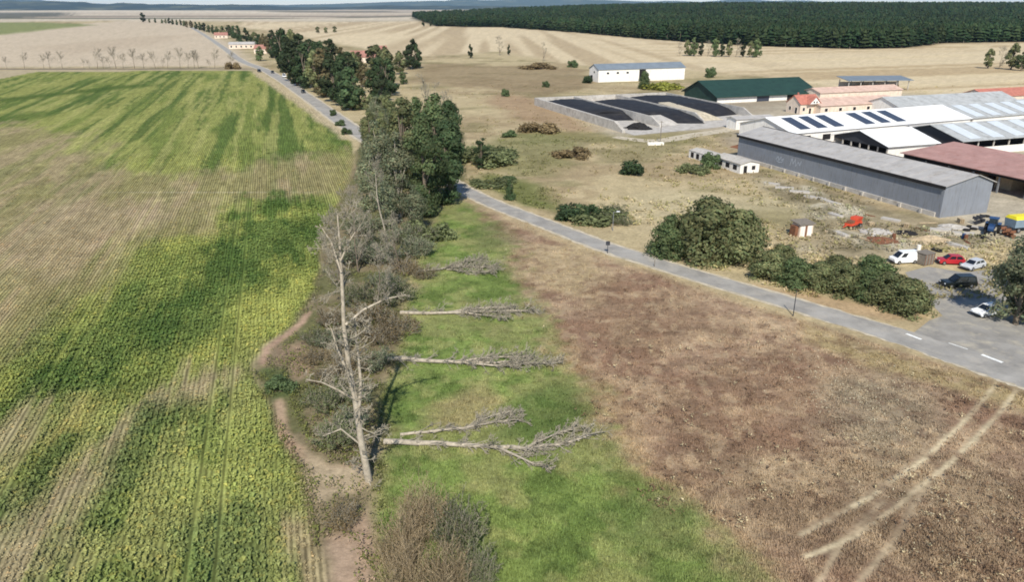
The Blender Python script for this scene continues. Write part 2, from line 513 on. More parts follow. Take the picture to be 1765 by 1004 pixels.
    put((170, 152, 112), area([(-200, 760), (0, 720), (80, 690), (60, 750), (-60, 840), (-200, 900)], 2, 2.5) * .75)
    put((160, 152, 70), area([(60, 760), (140, 690), (190, 690), (120, 790), (40, 880)], 2, 2.5) * .7)
    put((88, 112, 48), area([(0, 880), (70, 780), (150, 740), (200, 700), (170, 760), (100, 830), (20, 920), (-150, 1050), (-150, 980)], 1.2, 2.5) * .85)
    put((84, 112, 44), area([(235, 720), (300, 690), (320, 730), (250, 800), (200, 900), (170, 900), (215, 800)], 1.6, 2.5) * .8)
    put((156, 166, 72), area([(330, 720), (470, 700), (520, 830), (470, 870), (330, 850), (260, 850)], 2, 3) * .6)
    put((92, 120, 58), area([(350, 880), (450, 870), (470, 920), (450, 1004), (380, 1100), (330, 1004), (280, 900)], 1.6, 3.5) * .55)
    put((170, 150, 110), area([(480, 890), (545, 890), (570, 1004), (590, 1200), (470, 1200), (480, 960)], .8, 1.2) * .85)
    Kc = C; C = base; area = _area
    C = C * (1 - fm[..., None]) + Kc * fm[..., None]
    # bare soil rim of the field and the belt under the trees
    belt = area([(560, 1300), (560, 1004), (545, 890), (500, 760), (440, 662), (432, 630), (510, 560), (545, 500), (556, 400), (610, 300), (620, 235), (800, 230), (800, 330),
                 (745, 400), (700, 480), (700, 560), (660, 690), (650, 830), (660, 1300)], .8, 1.2)
    put((138, 124, 92), belt)
    put((106, 108, 62), belt * smooth(.48, .6, med) * .8)
    put((184, 154, 122), stroke([(480, 690), (505, 735), (530, 790), (560, 820), (620, 815)], .6, .5, 1.6))
    put((190, 168, 132), area([(530, 780), (570, 810), (640, 815), (640, 850), (570, 860), (545, 880), (528, 840)], .8, .8))
    put((178, 150, 122), area([(565, 930), (640, 880), (660, 930), (640, 1020), (560, 1020)], .8, .8))
    put((184, 150, 122), stroke([(446, 632), (455, 605), (505, 572), (540, 540)], .45, .4, 1.4))
    put((164, 136, 110), area([(460, 600), (520, 590), (540, 640), (490, 660)], 1.2, 1.5) * .7)
    put((96, 112, 60), area([(440, 630), (490, 635), (515, 680), (470, 690)], .8, 1.0) * .8)
    # ---- meadow between the trees and the road
    mm = smooth(-.8, .8, poly_sd(X + wx, Y + wy, MEADOW)) * (Y > 0)
    C0 = C; C = np.zeros(sh + (3,))
    put((172, 142, 112), np.ones(sh))
    put((150, 116, 90), smooth(.44, .6, fbm(X / 8, Y / 8, 80, 4)) * .9)
    put((194, 166, 128), smooth(.5, .64, fbm(X / 7, Y / 5, 82, 4)) * .65)
    put((146, 114, 86), area([(1160, 640), (1330, 590), (1400, 660), (1340, 760), (1200, 780), (1120, 740)], 3, 4) * .6)
    put((144, 114, 84), area([(1000, 460), (1200, 520), (1260, 600), (1100, 610), (980, 540)], 3, 4) * .45)
    put((154, 140, 112), area([(1400, 660), (1540, 640), (1600, 740), (1480, 790), (1380, 720)], 3, 4) * .7)
    put((156, 136, 104), area([(1200, 800), (1400, 760), (1765, 800), (1900, 1004), (1500, 1004), (1250, 900)], 4, 4) * .6)
    put((186, 164, 118), area([(900, 430), (1000, 425), (1060, 470), (1000, 520), (930, 500)], 3, 4) * .7)
    put((176, 156, 104), area([(1390, 560), (1550, 610), (1700, 660), (1900, 720), (1900, 760), (1690, 690), (1500, 635), (1380, 590)], 1.6, 1.5) * .8)
    put((176, 150, 102), area([(900, 560), (980, 590), (1060, 720), (1180, 840), (1300, 960), (1350, 1010), (1200, 900), (1040, 760)], 3, 3) * .7)
    put((128, 100, 78), smooth(.54, .68, fbm(X / 1.3, Y / 1.3, 101, 3)) * .5)
    put((204, 178, 138), smooth(.56, .7, fbm(X / 1.1, Y / 1.5, 103, 3)) * .4)
    gs = poly_sd(X + wx * 5, Y + wy * 5, GREENSTRIP)
    gm = smooth(-3.5, 4.0, gs + 5 * (fbm(X / 1.5, Y / 1.5, 109, 3) - .5))
    put((128, 148, 66), gm)
    put((100, 124, 50), gm * smooth(.48, .62, fbm(X / 4, Y / 4, 84, 4)) * .75)
    put((162, 164, 92), gm * smooth(.55, .68, fbm(X / 2.4, Y / 2.4, 86, 3)) * .6)
    put((88, 108, 48), gm * smooth(.54, .68, fbm(X / 1.2, Y / 1.2, 105, 3)) * .5)
    put((170, 160, 100), gm * smooth(.5, .66, fbm(X / 5, Y / 5, 88, 4)) * .4)
    put((172, 152, 104), area([(750, 690), (830, 650), (860, 690), (810, 730), (750, 730)], 1.2, 1.5) * .6)
    put((94, 116, 52), area([(860, 700), (950, 650), (1010, 720), (960, 770), (860, 760)], 1.5, 2) * .7)
    put((100, 122, 58), area([(1060, 870), (1160, 860), (1230, 940), (1150, 1004), (1060, 960)], 2.5, 3) * .45)
    put((104, 112, 62), area([(800, 400), (870, 380), (900, 420), (830, 430)], 2, 2) * .6)
    for tr in TRACKS:
        put((216, 196, 154), stroke(tr, .24, .25, .35) * (1. if tr in TRACKS[:2] else .4) * smooth(.2, .42, fbm(X / 1.6, Y / 1.6, 89, 3)) * (.5 + .5 * smooth(.35, .6, med)))
    C = C0 * (1 - mm[..., None]) + C * mm[..., None]
    # dry verges of the road
    put((196, 174, 128), stroke([(800, 322), (950, 398), (1047, 429), (1200, 478), (1365, 528), (1550, 580), (1765, 640)], 4.2, 1.2, 1.2) * .7)
    put((192, 160, 116), area([(1280, 485), (1380, 500), (1540, 540), (1600, 548), (1540, 560), (1380, 528), (1280, 505)], 1, 1.2) * .9)
    put((200, 180, 138), stroke([(440, 122), (480, 150), (540, 192), (605, 238)], 3.0, 1.5, 1.5))
    # overall grain
    g = (.80 + .40 * fine) * (.9 + .2 * med)
    g = np.where(D > 260, 1 + (g - 1) * .6, g)
    C = C * g[..., None]
    lum = C.mean(-1, keepdims=True)
    C = lum + (C - lum) * SAT
    return C, fm, mm

SAT = 0.82
ALB = 0.84     # display colour -> albedo

def ground_mesh():
    pys = np.concatenate([np.arange(1500, 1010, -16.0), np.arange(1010, 20, -1.9), np.arange(20, 11.6, -.45)])
    Ds = np.array([G(882.5, p)[1] for p in pys])
    Ds = np.concatenate([[-400, -200, -100, -50, -20, 0, 10], Ds[Ds > 12], [30000, 45000]])
    s = np.concatenate([-np.linspace(2.6, .95, 12)[:-1], np.linspace(-.95, .95, 540), np.linspace(.95, 2.6, 12)[1:]])
    W = np.maximum(np.abs(Ds), 60)
    X = W[:, None] * s[None]; Y = np.repeat(Ds[:, None], len(s), 1)
    Z = terrain(X, Y)
    C, fm, mm = ground_color(X, Y)
    r, c = X.shape
    V = np.stack([X, Y, Z], -1).reshape(-1, 3)
    i = np.arange(r * c).reshape(r, c)
    idx = np.stack([i[:-1, :-1], i[:-1, 1:], i[1:, 1:], i[1:, :-1]], -1).reshape(-1)
    m, t, b = new_mat('ground')
    at = N(t, 'ShaderNodeAttribute', attribute_name='Col')
    geo = N(t, 'ShaderNodeNewGeometry')
    f1 = noise_fac(t, 1.7, 6, geo.outputs['Position'], .7)
    f2 = noise_fac(t, 0.22, 5, geo.outputs['Position'], .65)
    # crop rows: noise drawn out along the drilling direction, only where the field mask is set
    vr = N(t, 'ShaderNodeVectorRotate', rotation_type='Z_AXIS')
    vr.inputs['Angle'].default_value = -math.atan2(ROWDIR[1], ROWDIR[0])
    t.links.new(geo.outputs['Position'], vr.inputs['Vector'])
    mp = N(t, 'ShaderNodeMapping'); t.links.new(vr.outputs[0], mp.inputs[0])
    mp.inputs['Scale'].default_value = (0.06, 1.0, 1.0)
    f3 = noise_fac(t, 1.9, 4, mp.outputs[0], .6)
    fa = N(t, 'ShaderNodeAttribute', attribute_name='Field')
    k = ramp(t, f1, [(.25, .62), (.5, 1.0), (.75, 1.32)])
    k2 = ramp(t, f2, [(.3, .86), (.7, 1.14)])
    k3 = ramp(t, f3, [(.3, .62), (.7, 1.3)])
    col = mix(t, at.outputs['Color'], k, 1.0, 'MULTIPLY')
    col = mix(t, col, k2, 1.0, 'MULTIPLY')
    wv = N(t, 'ShaderNodeTexWave', Scale=.628, Distortion=1.2)
    wv.inputs['Detail'].default_value = 3; wv.inputs['Detail Scale'].default_value = 2.0
    wv.bands_direction = 'Y'; t.links.new(vr.outputs[0], wv.inputs[0])
    col2 = mix(t, col, k3, 1.0, 'MULTIPLY')
    col2 = mix(t, col2, ramp(t, wv.outputs[1], [(.1, .62), (.8, 1.22)]), 1.0, 'MULTIPLY')
    col = mix(t, col, col2, fa.outputs['Fac'])
    t.links.new(col, b.inputs['Base Color'])
    b.inputs['Roughness'].default_value = 1.0
    b.inputs['Specular IOR Level'].default_value = 0.05
    bump(t, b, f1, .55, .18)
    me = np_mesh('ground', V, 4, idx, m, np.clip(C.reshape(-1, 3) * ALB, 0, .85), True)
    a = me.attributes.new('Field', 'FLOAT', 'POINT')
    a.data.foreach_set('value', fm.reshape(-1).astype(np.float32))
    o = link('ground', me)
    tag(o, 'fields, meadow and pasture stretching flat to the horizon', 'ground', kind='structure')
    return o
ground_mesh()

# ------------------------------------------------------------------ far hills
def hill_range(name, D0, depth, hmax, s0, s1, seed, label, prof=None, col=(70, 86, 74)):
    n, r = 160, 14
    s = np.linspace(s0, s1, n); q = np.linspace(0, 1, r)
    X = np.zeros((r, n)); Y = np.zeros((r, n)); Z = np.zeros((r, n))
    for j, t in enumerate(q):
        Dj = D0 + depth * t
        X[j] = s * Dj; Y[j] = Dj
        ridge = .35 + .65 * fbm(s * 9 + seed * 3.1, np.full(n, seed * 1.7), seed, 4) * 1.3
        if prof is not None: ridge = ridge * np.interp(s, *prof)
        Z[j] = -4 + hmax * ridge * math.sin(math.pi * min(t * 1.1, 1)) * (.75 + .5 * fbm(s * 40, np.full(n, t * 5.), seed + 2, 3))
    V = np.stack([X, Y, Z], -1).reshape(-1, 3)
    i = np.arange(r * n).reshape(r, n)
    idx = np.stack([i[:-1, :-1], i[:-1, 1:], i[1:, 1:], i[1:, :-1]], -1).reshape(-1)
    m, t, b = new_mat(name)
    geo = N(t, 'ShaderNodeNewGeometry')
    f = noise_fac(t, .0022, 5, geo.outputs['Position'], .65)
    c = mix(t, tuple(lin(*col)), tuple(lin(120, 122, 96)), ramp(t, f, [(.5, 0.), (.68, .7)]))
    t.links.new(c, b.inputs['Base Color'])
    o = link('hills', np_mesh(name, V, 4, idx, m, None, True))
    tag(o, label, 'hills', kind='structure')
hill_range('hills_near', 9000, 3500, 70, -1.0, .25, 5, 'low dark wooded hills along the left horizon', ([-1, -.62, -.45, -.3, -.1, .1, .25], [1.5, 1.7, 1.1, .8, .75, .5, .3]), (52, 66, 60))
hill_range('hills_far', 17000, 6000, 260, -1.2, 1.2, 9, 'blue mountains in the haze behind the plain', ([-1.2, -.6, -.4, -.28, -.12, .0, .4, 1.2], [.9, .8, .35, .35, .8, .95, .7, .9]))

# ------------------------------------------------------------------ roads
def ribbon(name, pts, widths, z, mat, label, cat, kind='structure', sub=14, up=0.0):
    P2 = [Vector((x, y)) for x, y in pts]
    out = []
    n = len(P2)
    wid = widths if hasattr(widths, '__len__') else [widths] * n
    for i in range(n - 1):
        p0 = P2[max(i - 1, 0)]; p1 = P2[i]; p2 = P2[i + 1]; p3 = P2[min(i + 2, n - 1)]
        for k in range(sub):
            t = k / sub
            q = .5 * ((2 * p1) + (p2 - p0) * t + (2 * p0 - 5 * p1 + 4 * p2 - p3) * t * t + (-p0 + 3 * p1 - 3 * p2 + p3) * t ** 3)
            out.append((q, wid[i] * (1 - t) + wid[i + 1] * t))
    out.append((P2[-1], wid[-1]))
    mb = MB(); rows = []
    rg = random.Random(len(pts) * 31 + int(z * 1000))
    for i, (q, w) in enumerate(out):
        a = out[max(i - 1, 0)][0]; b = out[min(i + 1, len(out) - 1)][0]
        d = (b - a).normalized(); nn = Vector((-d.y, d.x))
        j1, j2 = rg.uniform(-.22, .22), rg.uniform(-.22, .22)
        L = q + nn * (w / 2 + j1); R = q - nn * (w / 2 + j2)
        rows.append((L, R))
    for (L, R), (L2, R2) in zip(rows[:-1], rows[1:]):
        mb.poly([(R.x, R.y, z), (R2.x, R2.y, z), (L2.x, L2.y, z), (L.x, L.y, z)])
    o = mb.build(name, mat)
    tag(o, label, cat, kind=kind)
    return o, out
ROADPX = [(330, 47), (352, 60), (385, 82), (415, 104), (455, 120), (490, 140), (545, 178), (600, 217), (640, 243), (720, 282), (790, 322), (850, 351), (950, 390), (1047, 427),
          (1200, 475), (1365, 524), (1550, 580), (1700, 630), (1800, 660), (2000, 715)]
ROADPTS = GP(*ROADPX)
ribbon('road_shoulder', ROADPTS, [7.5] * 10 + [5.4] * 7 + [6.4, 7, 7], 0.02, M['gravel'], 'pale gravel shoulder along both edges of the country road', 'shoulder')
ribbon('road', ROADPTS, [5.5] * 10 + [4.0, 4.0, 4.0, 4.0, 4.0, 4.2, 4.8, 5.5, 6, 6], 0.03, M['asphalt'], 'narrow grey asphalt country road past the farm', 'road')
ribbon('farm_track', GP((1060, 236), (1130, 243), (1200, 232), (1262, 222), (1300, 206), (1330, 197)), [4, 6, 6, 5, 5, 4], 0.012, M['gravel'], 'pale gravel track between silage bunkers and sheds', 'track')
def sheet(name, pp, z, mat, label, cat):
    o = MB().poly([(x, y, z) for x, y in GP(*pp)]).build(name, mat)
    return tag(o, label, cat, kind='structure')
sheet('yard', [(1555, 590), (1602, 553), (1625, 545), (1600, 520), (1575, 490), (1560, 470), (1600, 460), (1660, 470), (1765, 460), (1900, 470), (2000, 560), (2000, 700), (1765, 648)], 0.024, M['yard'],
      'grey asphalt farm entrance with parked cars joining the road', 'yard')
def dashes():
    for k, (a, b, w) in enumerate((((1562, 576), (1588, 586), .45), ((1635, 592), (1668, 603), .16), ((1692, 612), (1728, 626), .5))):
        (x0, y0), (x1, y1) = G(*a), G(*b)
        d = Vector((x1 - x0, y1 - y0)); n = Vector((-d.y, d.x)).normalized() * w / 2
        o = MB().poly([(x0 - n.x, y0 - n.y, .036), (x1 - n.x, y1 - n.y, .036), (x1 + n.x, y1 + n.y, .036), (x0 + n.x, y0 + n.y, .036)]).build('road_marking', M['paint_line'])
        tag(o, ('short white painted mark on the road, farthest from the camera', 'thin worn white line on the road between two broad marks',
                'broad white painted mark on the road nearest the right edge')[k], 'road marking', kind='structure')
dashes()
# ------------------------------------------------------------------ plant builders
def leaf_quads(pts, size, rng, cols, up=0.3, asp=0.6, nrm=None):
    n = len(pts)
    a = rng.normal(size=(n, 3))
    if nrm is not None:          # leaves turned to face outwards from their clump
        m_ = nrm + rng.normal(size=(n, 3)) * .42; m_ /= np.linalg.norm(m_, axis=1)[:, None] + 1e-9
        a -= (a * m_).sum(1)[:, None] * m_; a /= np.linalg.norm(a, axis=1)[:, None] + 1e-9
        b = np.cross(m_, a); s = np.asarray(size)[:, None]
        V = np.stack([pts - a * s, pts + b * s * asp, pts + a * s, pts - b * s * asp], 1).reshape(-1, 3)
        return V, np.repeat(cols, 4, 0)
    a /= np.linalg.norm(a, axis=1)[:, None]
    b = rng.normal(size=(n, 3)); b[:, 2] *= up
    b -= (a * b).sum(1)[:, None] * a; b /= np.linalg.norm(b, axis=1)[:, None] + 1e-9
    s = np.asarray(size)[:, None]
    V = np.stack([pts - a * s, pts + b * s * asp, pts + a * s, pts - b * s * asp], 1).reshape(-1, 3)
    return V, np.repeat(cols, 4, 0)

def tube_verts(segs, sides=4):
    """segs: list of (p0, p1, r0, r1); frustums as quads"""
    S = np.array([(*a, *b, r0, r1) for a, b, r0, r1 in segs], float)
    p, q, r0, r1 = S[:, :3], S[:, 3:6], S[:, 6], S[:, 7]
    d = q - p; d /= np.linalg.norm(d, axis=1)[:, None] + 1e-9
    ref = np.where(np.abs(d[:, 2:3]) > .9, [[1., 0, 0]], [[0, 0, 1.]])
    a = np.cross(d, ref); a /= np.linalg.norm(a, axis=1)[:, None] + 1e-9
    b = np.cross(d, a)
    V = []
    for base, r in ((p, r0), (q, r1)):
        for k in range(sides):
            t = 2 * math.pi * k / sides
            V.append(base + (a * math.cos(t) + b * math.sin(t)) * r[:, None])
    V = np.stack(V, 1).reshape(-1, 3)
    n = len(S); o = (np.arange(n) * 2 * sides)[:, None]
    idx = []
    for k in range(sides):
        j = (k + 1) % sides
        idx.append(np.concatenate([o + k, o + j, o + sides + j, o + sides + k], 1))
    return V, np.stack(idx, 1).reshape(-1)

def grow(rng, segs, p, d, length, r, lvl, maxlvl, spread=.8, kids=(5, 9), upward=.15, nseg=5, wob=.12, start=.3, shrink=.5, tips=None):
    p = np.array(p, float); d = np.array(d, float); d /= np.linalg.norm(d)
    step = length / nseg; pts = [p.copy()]; dirs = [d.copy()]
    for i in range(nseg):
        d = d + rng.normal(size=3) * wob + np.array([0, 0, upward * (0 if lvl == 0 else 1)]) * .5
        d /= np.linalg.norm(d); q = p + d * step
        r0 = r * (1 - .8 * i / nseg); r1 = r * (1 - .8 * (i + 1) / nseg)
        segs.append((p, q, r0, r1)); p = q; pts.append(p.copy()); dirs.append(d.copy())
    if tips is not None and lvl >= maxlvl - 1: tips.append(p.copy())
    if lvl < maxlvl:
        for k in range(rng.integers(*kids)):
            t = start + (1 - start) * rng.random() ** .9
            i = min(int(t * nseg), nseg - 1); f = t * nseg - i
            b = pts[i] * (1 - f) + pts[i + 1] * f
            dd = dirs[i]
            o = rng.normal(size=3); o -= (o @ dd) * dd; o /= np.linalg.norm(o) + 1e-9
            nd = dd * (1 - spread * .55) + o * spread
            grow(rng, segs, b, nd, length * shrink * (1.15 - .6 * t) * rng.uniform(.7, 1.2), r * (1 - .8 * t) * .6, lvl + 1, maxlvl, spread, kids, upward, max(3, nseg - 1), wob * 1.3, .15, shrink, tips)

GREENS = {k: tuple(min(255, c * 1.2) for c in v) for k, v in {'mid': (84, 98, 66), 'olive': (100, 106, 74), 'dark': (64, 80, 54), 'grey': (106, 112, 88), 'brown': (112, 98, 72), 'dull': (84, 80, 58), 'yellow': (132, 134, 66), 'deep': (54, 64, 44)}.items()}
def crown_points(rng, n, lobes, hollow=.55):
    """points in the shells of many overlapping lobes"""
    w = np.array([l[3] ** 2 for l in lobes]); w /= w.sum()
    k = rng.choice(len(lobes), n, p=w)
    L = np.array(lobes)[k]
    d = rng.normal(size=(n, 3)); d /= np.linalg.norm(d, axis=1)[:, None]
    rad = hollow + (1 - hollow) * rng.random(n) ** .6
    rad *= 1 + .18 * rng.normal(size=n)
    pts = L[:, :3] + d * (L[:, 3] * rad)[:, None] * np.array([1, 1, .85])
    return pts, k

def tree_meshes(name, seed, kind='oval', tone='mid', h=20., rx=5., base=.25, nleaf=5000, leaf=.32, bark='bark', nlobe=26, clump=.34):
    """trunk mesh and crown mesh of a broad-leaved tree of height h"""
    rng = np.random.default_rng(seed)
    lobes = []
    for i in range(nlobe):
        t = rng.random()
        z = base + (1 - base) * t
        if kind == 'oval': prof = math.sin(math.pi * min(1, (t * .86 + .12))) ** .7
        elif kind == 'column': prof = .55 + .45 * math.sin(math.pi * t)
        elif kind == 'cone': prof = max(.06, 1 - t)
        else: prof = math.sqrt(max(0.05, 1 - (t * .98) ** 2))
        a = rng.random() * 2 * math.pi; rr = math.sqrt(rng.random()) * .72
        r = rx * clump * rng.uniform(.6, 1.25) * (.55 + .45 * prof)
        lobes.append((rx * prof * rr * math.cos(a), rx * prof * rr * math.sin(a), h * z - r * (.9 if t > .8 else .3), r))
    pts, k = crown_points(rng, nleaf, lobes)
    keep = pts[:, 2] > h * base * .35
    pts, k = pts[keep], k[keep]
    nr = pts - np.array(lobes)[k, :3]; nr /= np.linalg.norm(nr, axis=1)[:, None] + 1e-9
    ax = pts * np.array([1, 1, .3]) - np.array([0, 0, h * .15]); ax /= np.linalg.norm(ax, axis=1)[:, None] + 1e-9
    nr = nr + ax * .6
    tone_c = lin(*GREENS[tone])
    lt = rng.uniform(.75, 1.28, len(lobes))[k]
    c = tone_c[None] * (lt * rng.uniform(.7, 1.3, len(pts)))[:, None]
    c[:, 0] *= rng.uniform(.9, 1.2, len(pts))
    V, C = leaf_quads(pts, leaf * rng.uniform(.6, 1.35, len(pts)), rng, c, nrm=nr)
    crown = np_mesh(name + '_crown', V, 4, np.arange(len(V)), M['leaf'], C)
    segs = []
    top = h * .82
    p = np.zeros(3); p[2] = -.3; d = np.array([rng.normal() * .05, rng.normal() * .05, 1.])
    n = 8; r = h * .017 + .06
    for i in range(n):
        q = p + d / np.linalg.norm(d) * (top / n); d = d + rng.normal(size=3) * .05; d[2] = 1
        segs.append((p.copy(), q.copy(), r * (1.25 - i / n), r * (1.25 - (i + 1) / n))); p = q
    for l in lobes[:18]:
        zb = max(h * base * .8, l[2] - .3 * h) if kind != 'cone' else l[2]
        zb = min(zb, top * .9)
        i = min(int(zb / top * n), n - 1); b = segs[i][0]
        m_ = (np.array(b) + np.array(l[:3])) / 2 + np.array([0, 0, h * .02])
        segs.append((b, m_, r * .42, r * .28)); segs.append((m_, np.array(l[:3]), r * .28, r * .08))
    V, idx = tube_verts(segs, 6)
    trunk = np_mesh(name + '_trunk', V, 4, idx, M[bark])
    return trunk, crown

def bush_mesh(name, seed, tone, h=2., rx=1.5, nleaf=1800, leaf=.14, nlobe=14, squash=1.0):
    rng = np.random.default_rng(seed)
    lobes = []
    for i in range(nlobe):
        a = rng.random() * 6.283; rr = math.sqrt(rng.random()) * .75
        top = math.sqrt(1 - rr * rr * .9)
        r = rx * rng.uniform(.2, .42)
        lobes.append((rx * rr * math.cos(a), rx * rr * math.sin(a), max(r * .5, h * top * rng.uniform(.35, 1.0) - r), r))
    pts, k = crown_points(rng, nleaf, lobes)
    pts[:, 2] = np.abs(pts[:, 2])
    nr = pts - np.array(lobes)[k, :3]; nr /= np.linalg.norm(nr, axis=1)[:, None] + 1e-9
    tc = lin(*GREENS[tone])
    c = tc[None] * (rng.uniform(.7, 1.3, len(lobes))[k] * rng.uniform(.7, 1.3, len(pts)))[:, None]
    V, C = leaf_quads(pts, leaf * rng.uniform(.6, 1.4, len(pts)), rng, c, nrm=nr)
    fol = np_mesh(name + '_foliage', V, 4, np.arange(len(V)), M['leaf'], C)
    segs = []
    for l in lobes:
        segs.append((np.array([rng.normal() * .1, rng.normal() * .1, -.1]), np.array(l[:3]), .035 * h, .008 * h))
    V, idx = tube_verts(segs, 4)
    return np_mesh(name + '_stems', V, 4, idx, M['bark_dark']), fol

def twig_bush(name, seed, tone, h=2.5, rx=2., nstem=70, nleaf=900, leaf=.1, mat='twig', upright=1.0, rad=.03):
    rng = np.random.default_rng(seed); segs = []; tips = []
    for i in range(nstem):
        a = rng.random() * 6.283; rr = math.sqrt(rng.random())
        b = np.array([rx * .55 * rr * math.cos(a), rx * .55 * rr * math.sin(a), -.1])
        d = np.array([math.cos(a) * rr * .7, math.sin(a) * rr * .7, upright])
        grow(rng, segs, b, d, h * rng.uniform(.6, 1.1) * (1 - .35 * rr * rr), rad, 0, 1, .7, (4, 8), .2, 4, .14, .25, .45, tips)
    segs = [(a, b, max(r0, .02), max(r1, .014)) for a, b, r0, r1 in segs]
    V, idx = tube_verts(segs, 3)
    stems = np_mesh(name + '_stems', V, 4, idx, M[mat])
    S = np.array([q for _, q, _, _ in segs])
    pts = S[rng.integers(0, len(S), nleaf)] + rng.normal(size=(nleaf, 3)) * .12
    pts[:, 2] = np.abs(pts[:, 2])
    c = lin(*GREENS[tone])[None] * rng.uniform(.6, 1.35, nleaf)[:, None]
    V, C = leaf_quads(pts, leaf * rng.uniform(.6, 1.4, nleaf), rng, c)
    return stems, np_mesh(name + '_foliage', V, 4, np.arange(len(V)), M['leaf'], C)

def bare_mesh(name, seed, h=18., bark='bark', lv=3, kids=(6, 10), spread=.75, sides=4, upward=.3, shrink=.42, start=.22, r=None):
    rng = np.random.default_rng(seed); segs = []
    grow(rng, segs, (0, 0, -.3), (rng.normal() * .04, rng.normal() * .04, 1), h, r or h * .014, 0, lv, spread, kids, upward, 8, .07, start, shrink)
    segs = [(a, b, max(r0, .03), max(r1, .022)) for a, b, r0, r1 in segs]
    tr = [s for s in segs if s[2] > .07]; tw = [s for s in segs if s[2] <= .07]
    V, idx = tube_verts(tr, 6); trunk = np_mesh(name + '_trunk', V, 4, idx, M[bark])
    V, idx = tube_verts(tw, 3); crown = np_mesh(name + '_branches', V, 4, idx, M['twig'])
    return trunk, crown

TREE = {
    'oakA': tree_meshes('oakA', 11, 'oval', 'mid', 20, 5.6, .06, 8500, .34, nlobe=46),
    'oakB': tree_meshes('oakB', 12, 'oval', 'dark', 20, 5.2, .04, 8000, .34, nlobe=44),
    'oakC': tree_meshes('oakC', 13, 'oval', 'olive', 20, 5.0, .05, 7000, .33, nlobe=40),
    'greyA': tree_meshes('greyA', 14, 'oval', 'grey', 20, 5.2, .04, 5600, .30, bark='bark_pale', nlobe=40, clump=.4),
    'round': tree_meshes('round', 15, 'dome', 'olive', 7, 4.2, .03, 9000, .21, nlobe=80, clump=.3),
    'roundD': tree_meshes('roundD', 16, 'dome', 'mid', 7, 4.0, .03, 9000, .21, nlobe=80, clump=.3),
    'slim': tree_meshes('slim', 17, 'column', 'dark', 18, 2.6, .1, 3200, .32, nlobe=22, clump=.5),
    'cone': tree_meshes('cone', 18, 'cone', 'dark', 5, 1.7, .06, 2600, .15, nlobe=34, clump=.42),
    'bareA': bare_mesh('bareA', 21, 18, 'bark_pale'),
    'bareB': bare_mesh('bareB', 22, 16, 'bark', kids=(9, 13), spread=.85, start=.12),
    'bareC': bare_mesh('bareC', 23, 7, 'bark', 2, (10, 16), .8, 3, .4, .5),
}
BUSH = {
    'A': bush_mesh('bushA', 31, 'mid', 2.2, 1.7), 'B': bush_mesh('bushB', 32, 'olive', 2.0, 1.9), 'C': bush_mesh('bushC', 33, 'dark', 2.4, 1.7),
    'D': bush_mesh('bushD', 34, 'grey', 2.2, 1.8), 'E': bush_mesh('bushE', 35, 'yellow', 1.3, 1.6), 'F': bush_mesh('bushF', 36, 'brown', 1.8, 1.8),
    'tA': twig_bush('twigA', 41, 'brown', 3.0, 2.2, 50, 1500), 'tB': twig_bush('twigB', 42, 'olive', 3.4, 2.4, 45, 2600),
    'tC': twig_bush('twigC', 43, 'grey', 2.8, 2.0, 45, 2400),
}
def place(kind, px, py, size, label, cat='tree', group=None, rz=None, wide=1.0, name=None, names=None, rng=random.Random(5)):
    """one plant at a photo pixel of its foot; size = height in metres"""
    tab = TREE if kind in TREE else BUSH
    a, b = tab[kind]
    hh = max(v.co.z for v in b.vertices) if kind not in _hc else _hc[kind]
    _hc[kind] = hh
    x, y = G(px, py)
    s = size / hh
    isb = tab is BUSH
    e = empty(name or ('shrub' if isb else 'tree'), (x, y, float(terrain(x, y))), rng.uniform(0, 6.28) if rz is None else rz, (s * wide, s * wide, s))
    n1, n2 = names or (('stem', 'foliage') if isb else ('trunk', 'branches' if kind.startswith('bare') else 'crown'))
    link(n1, a, e); link(n2, b, e)
    tag(e, label, cat, group)
    return e
_hc = {}

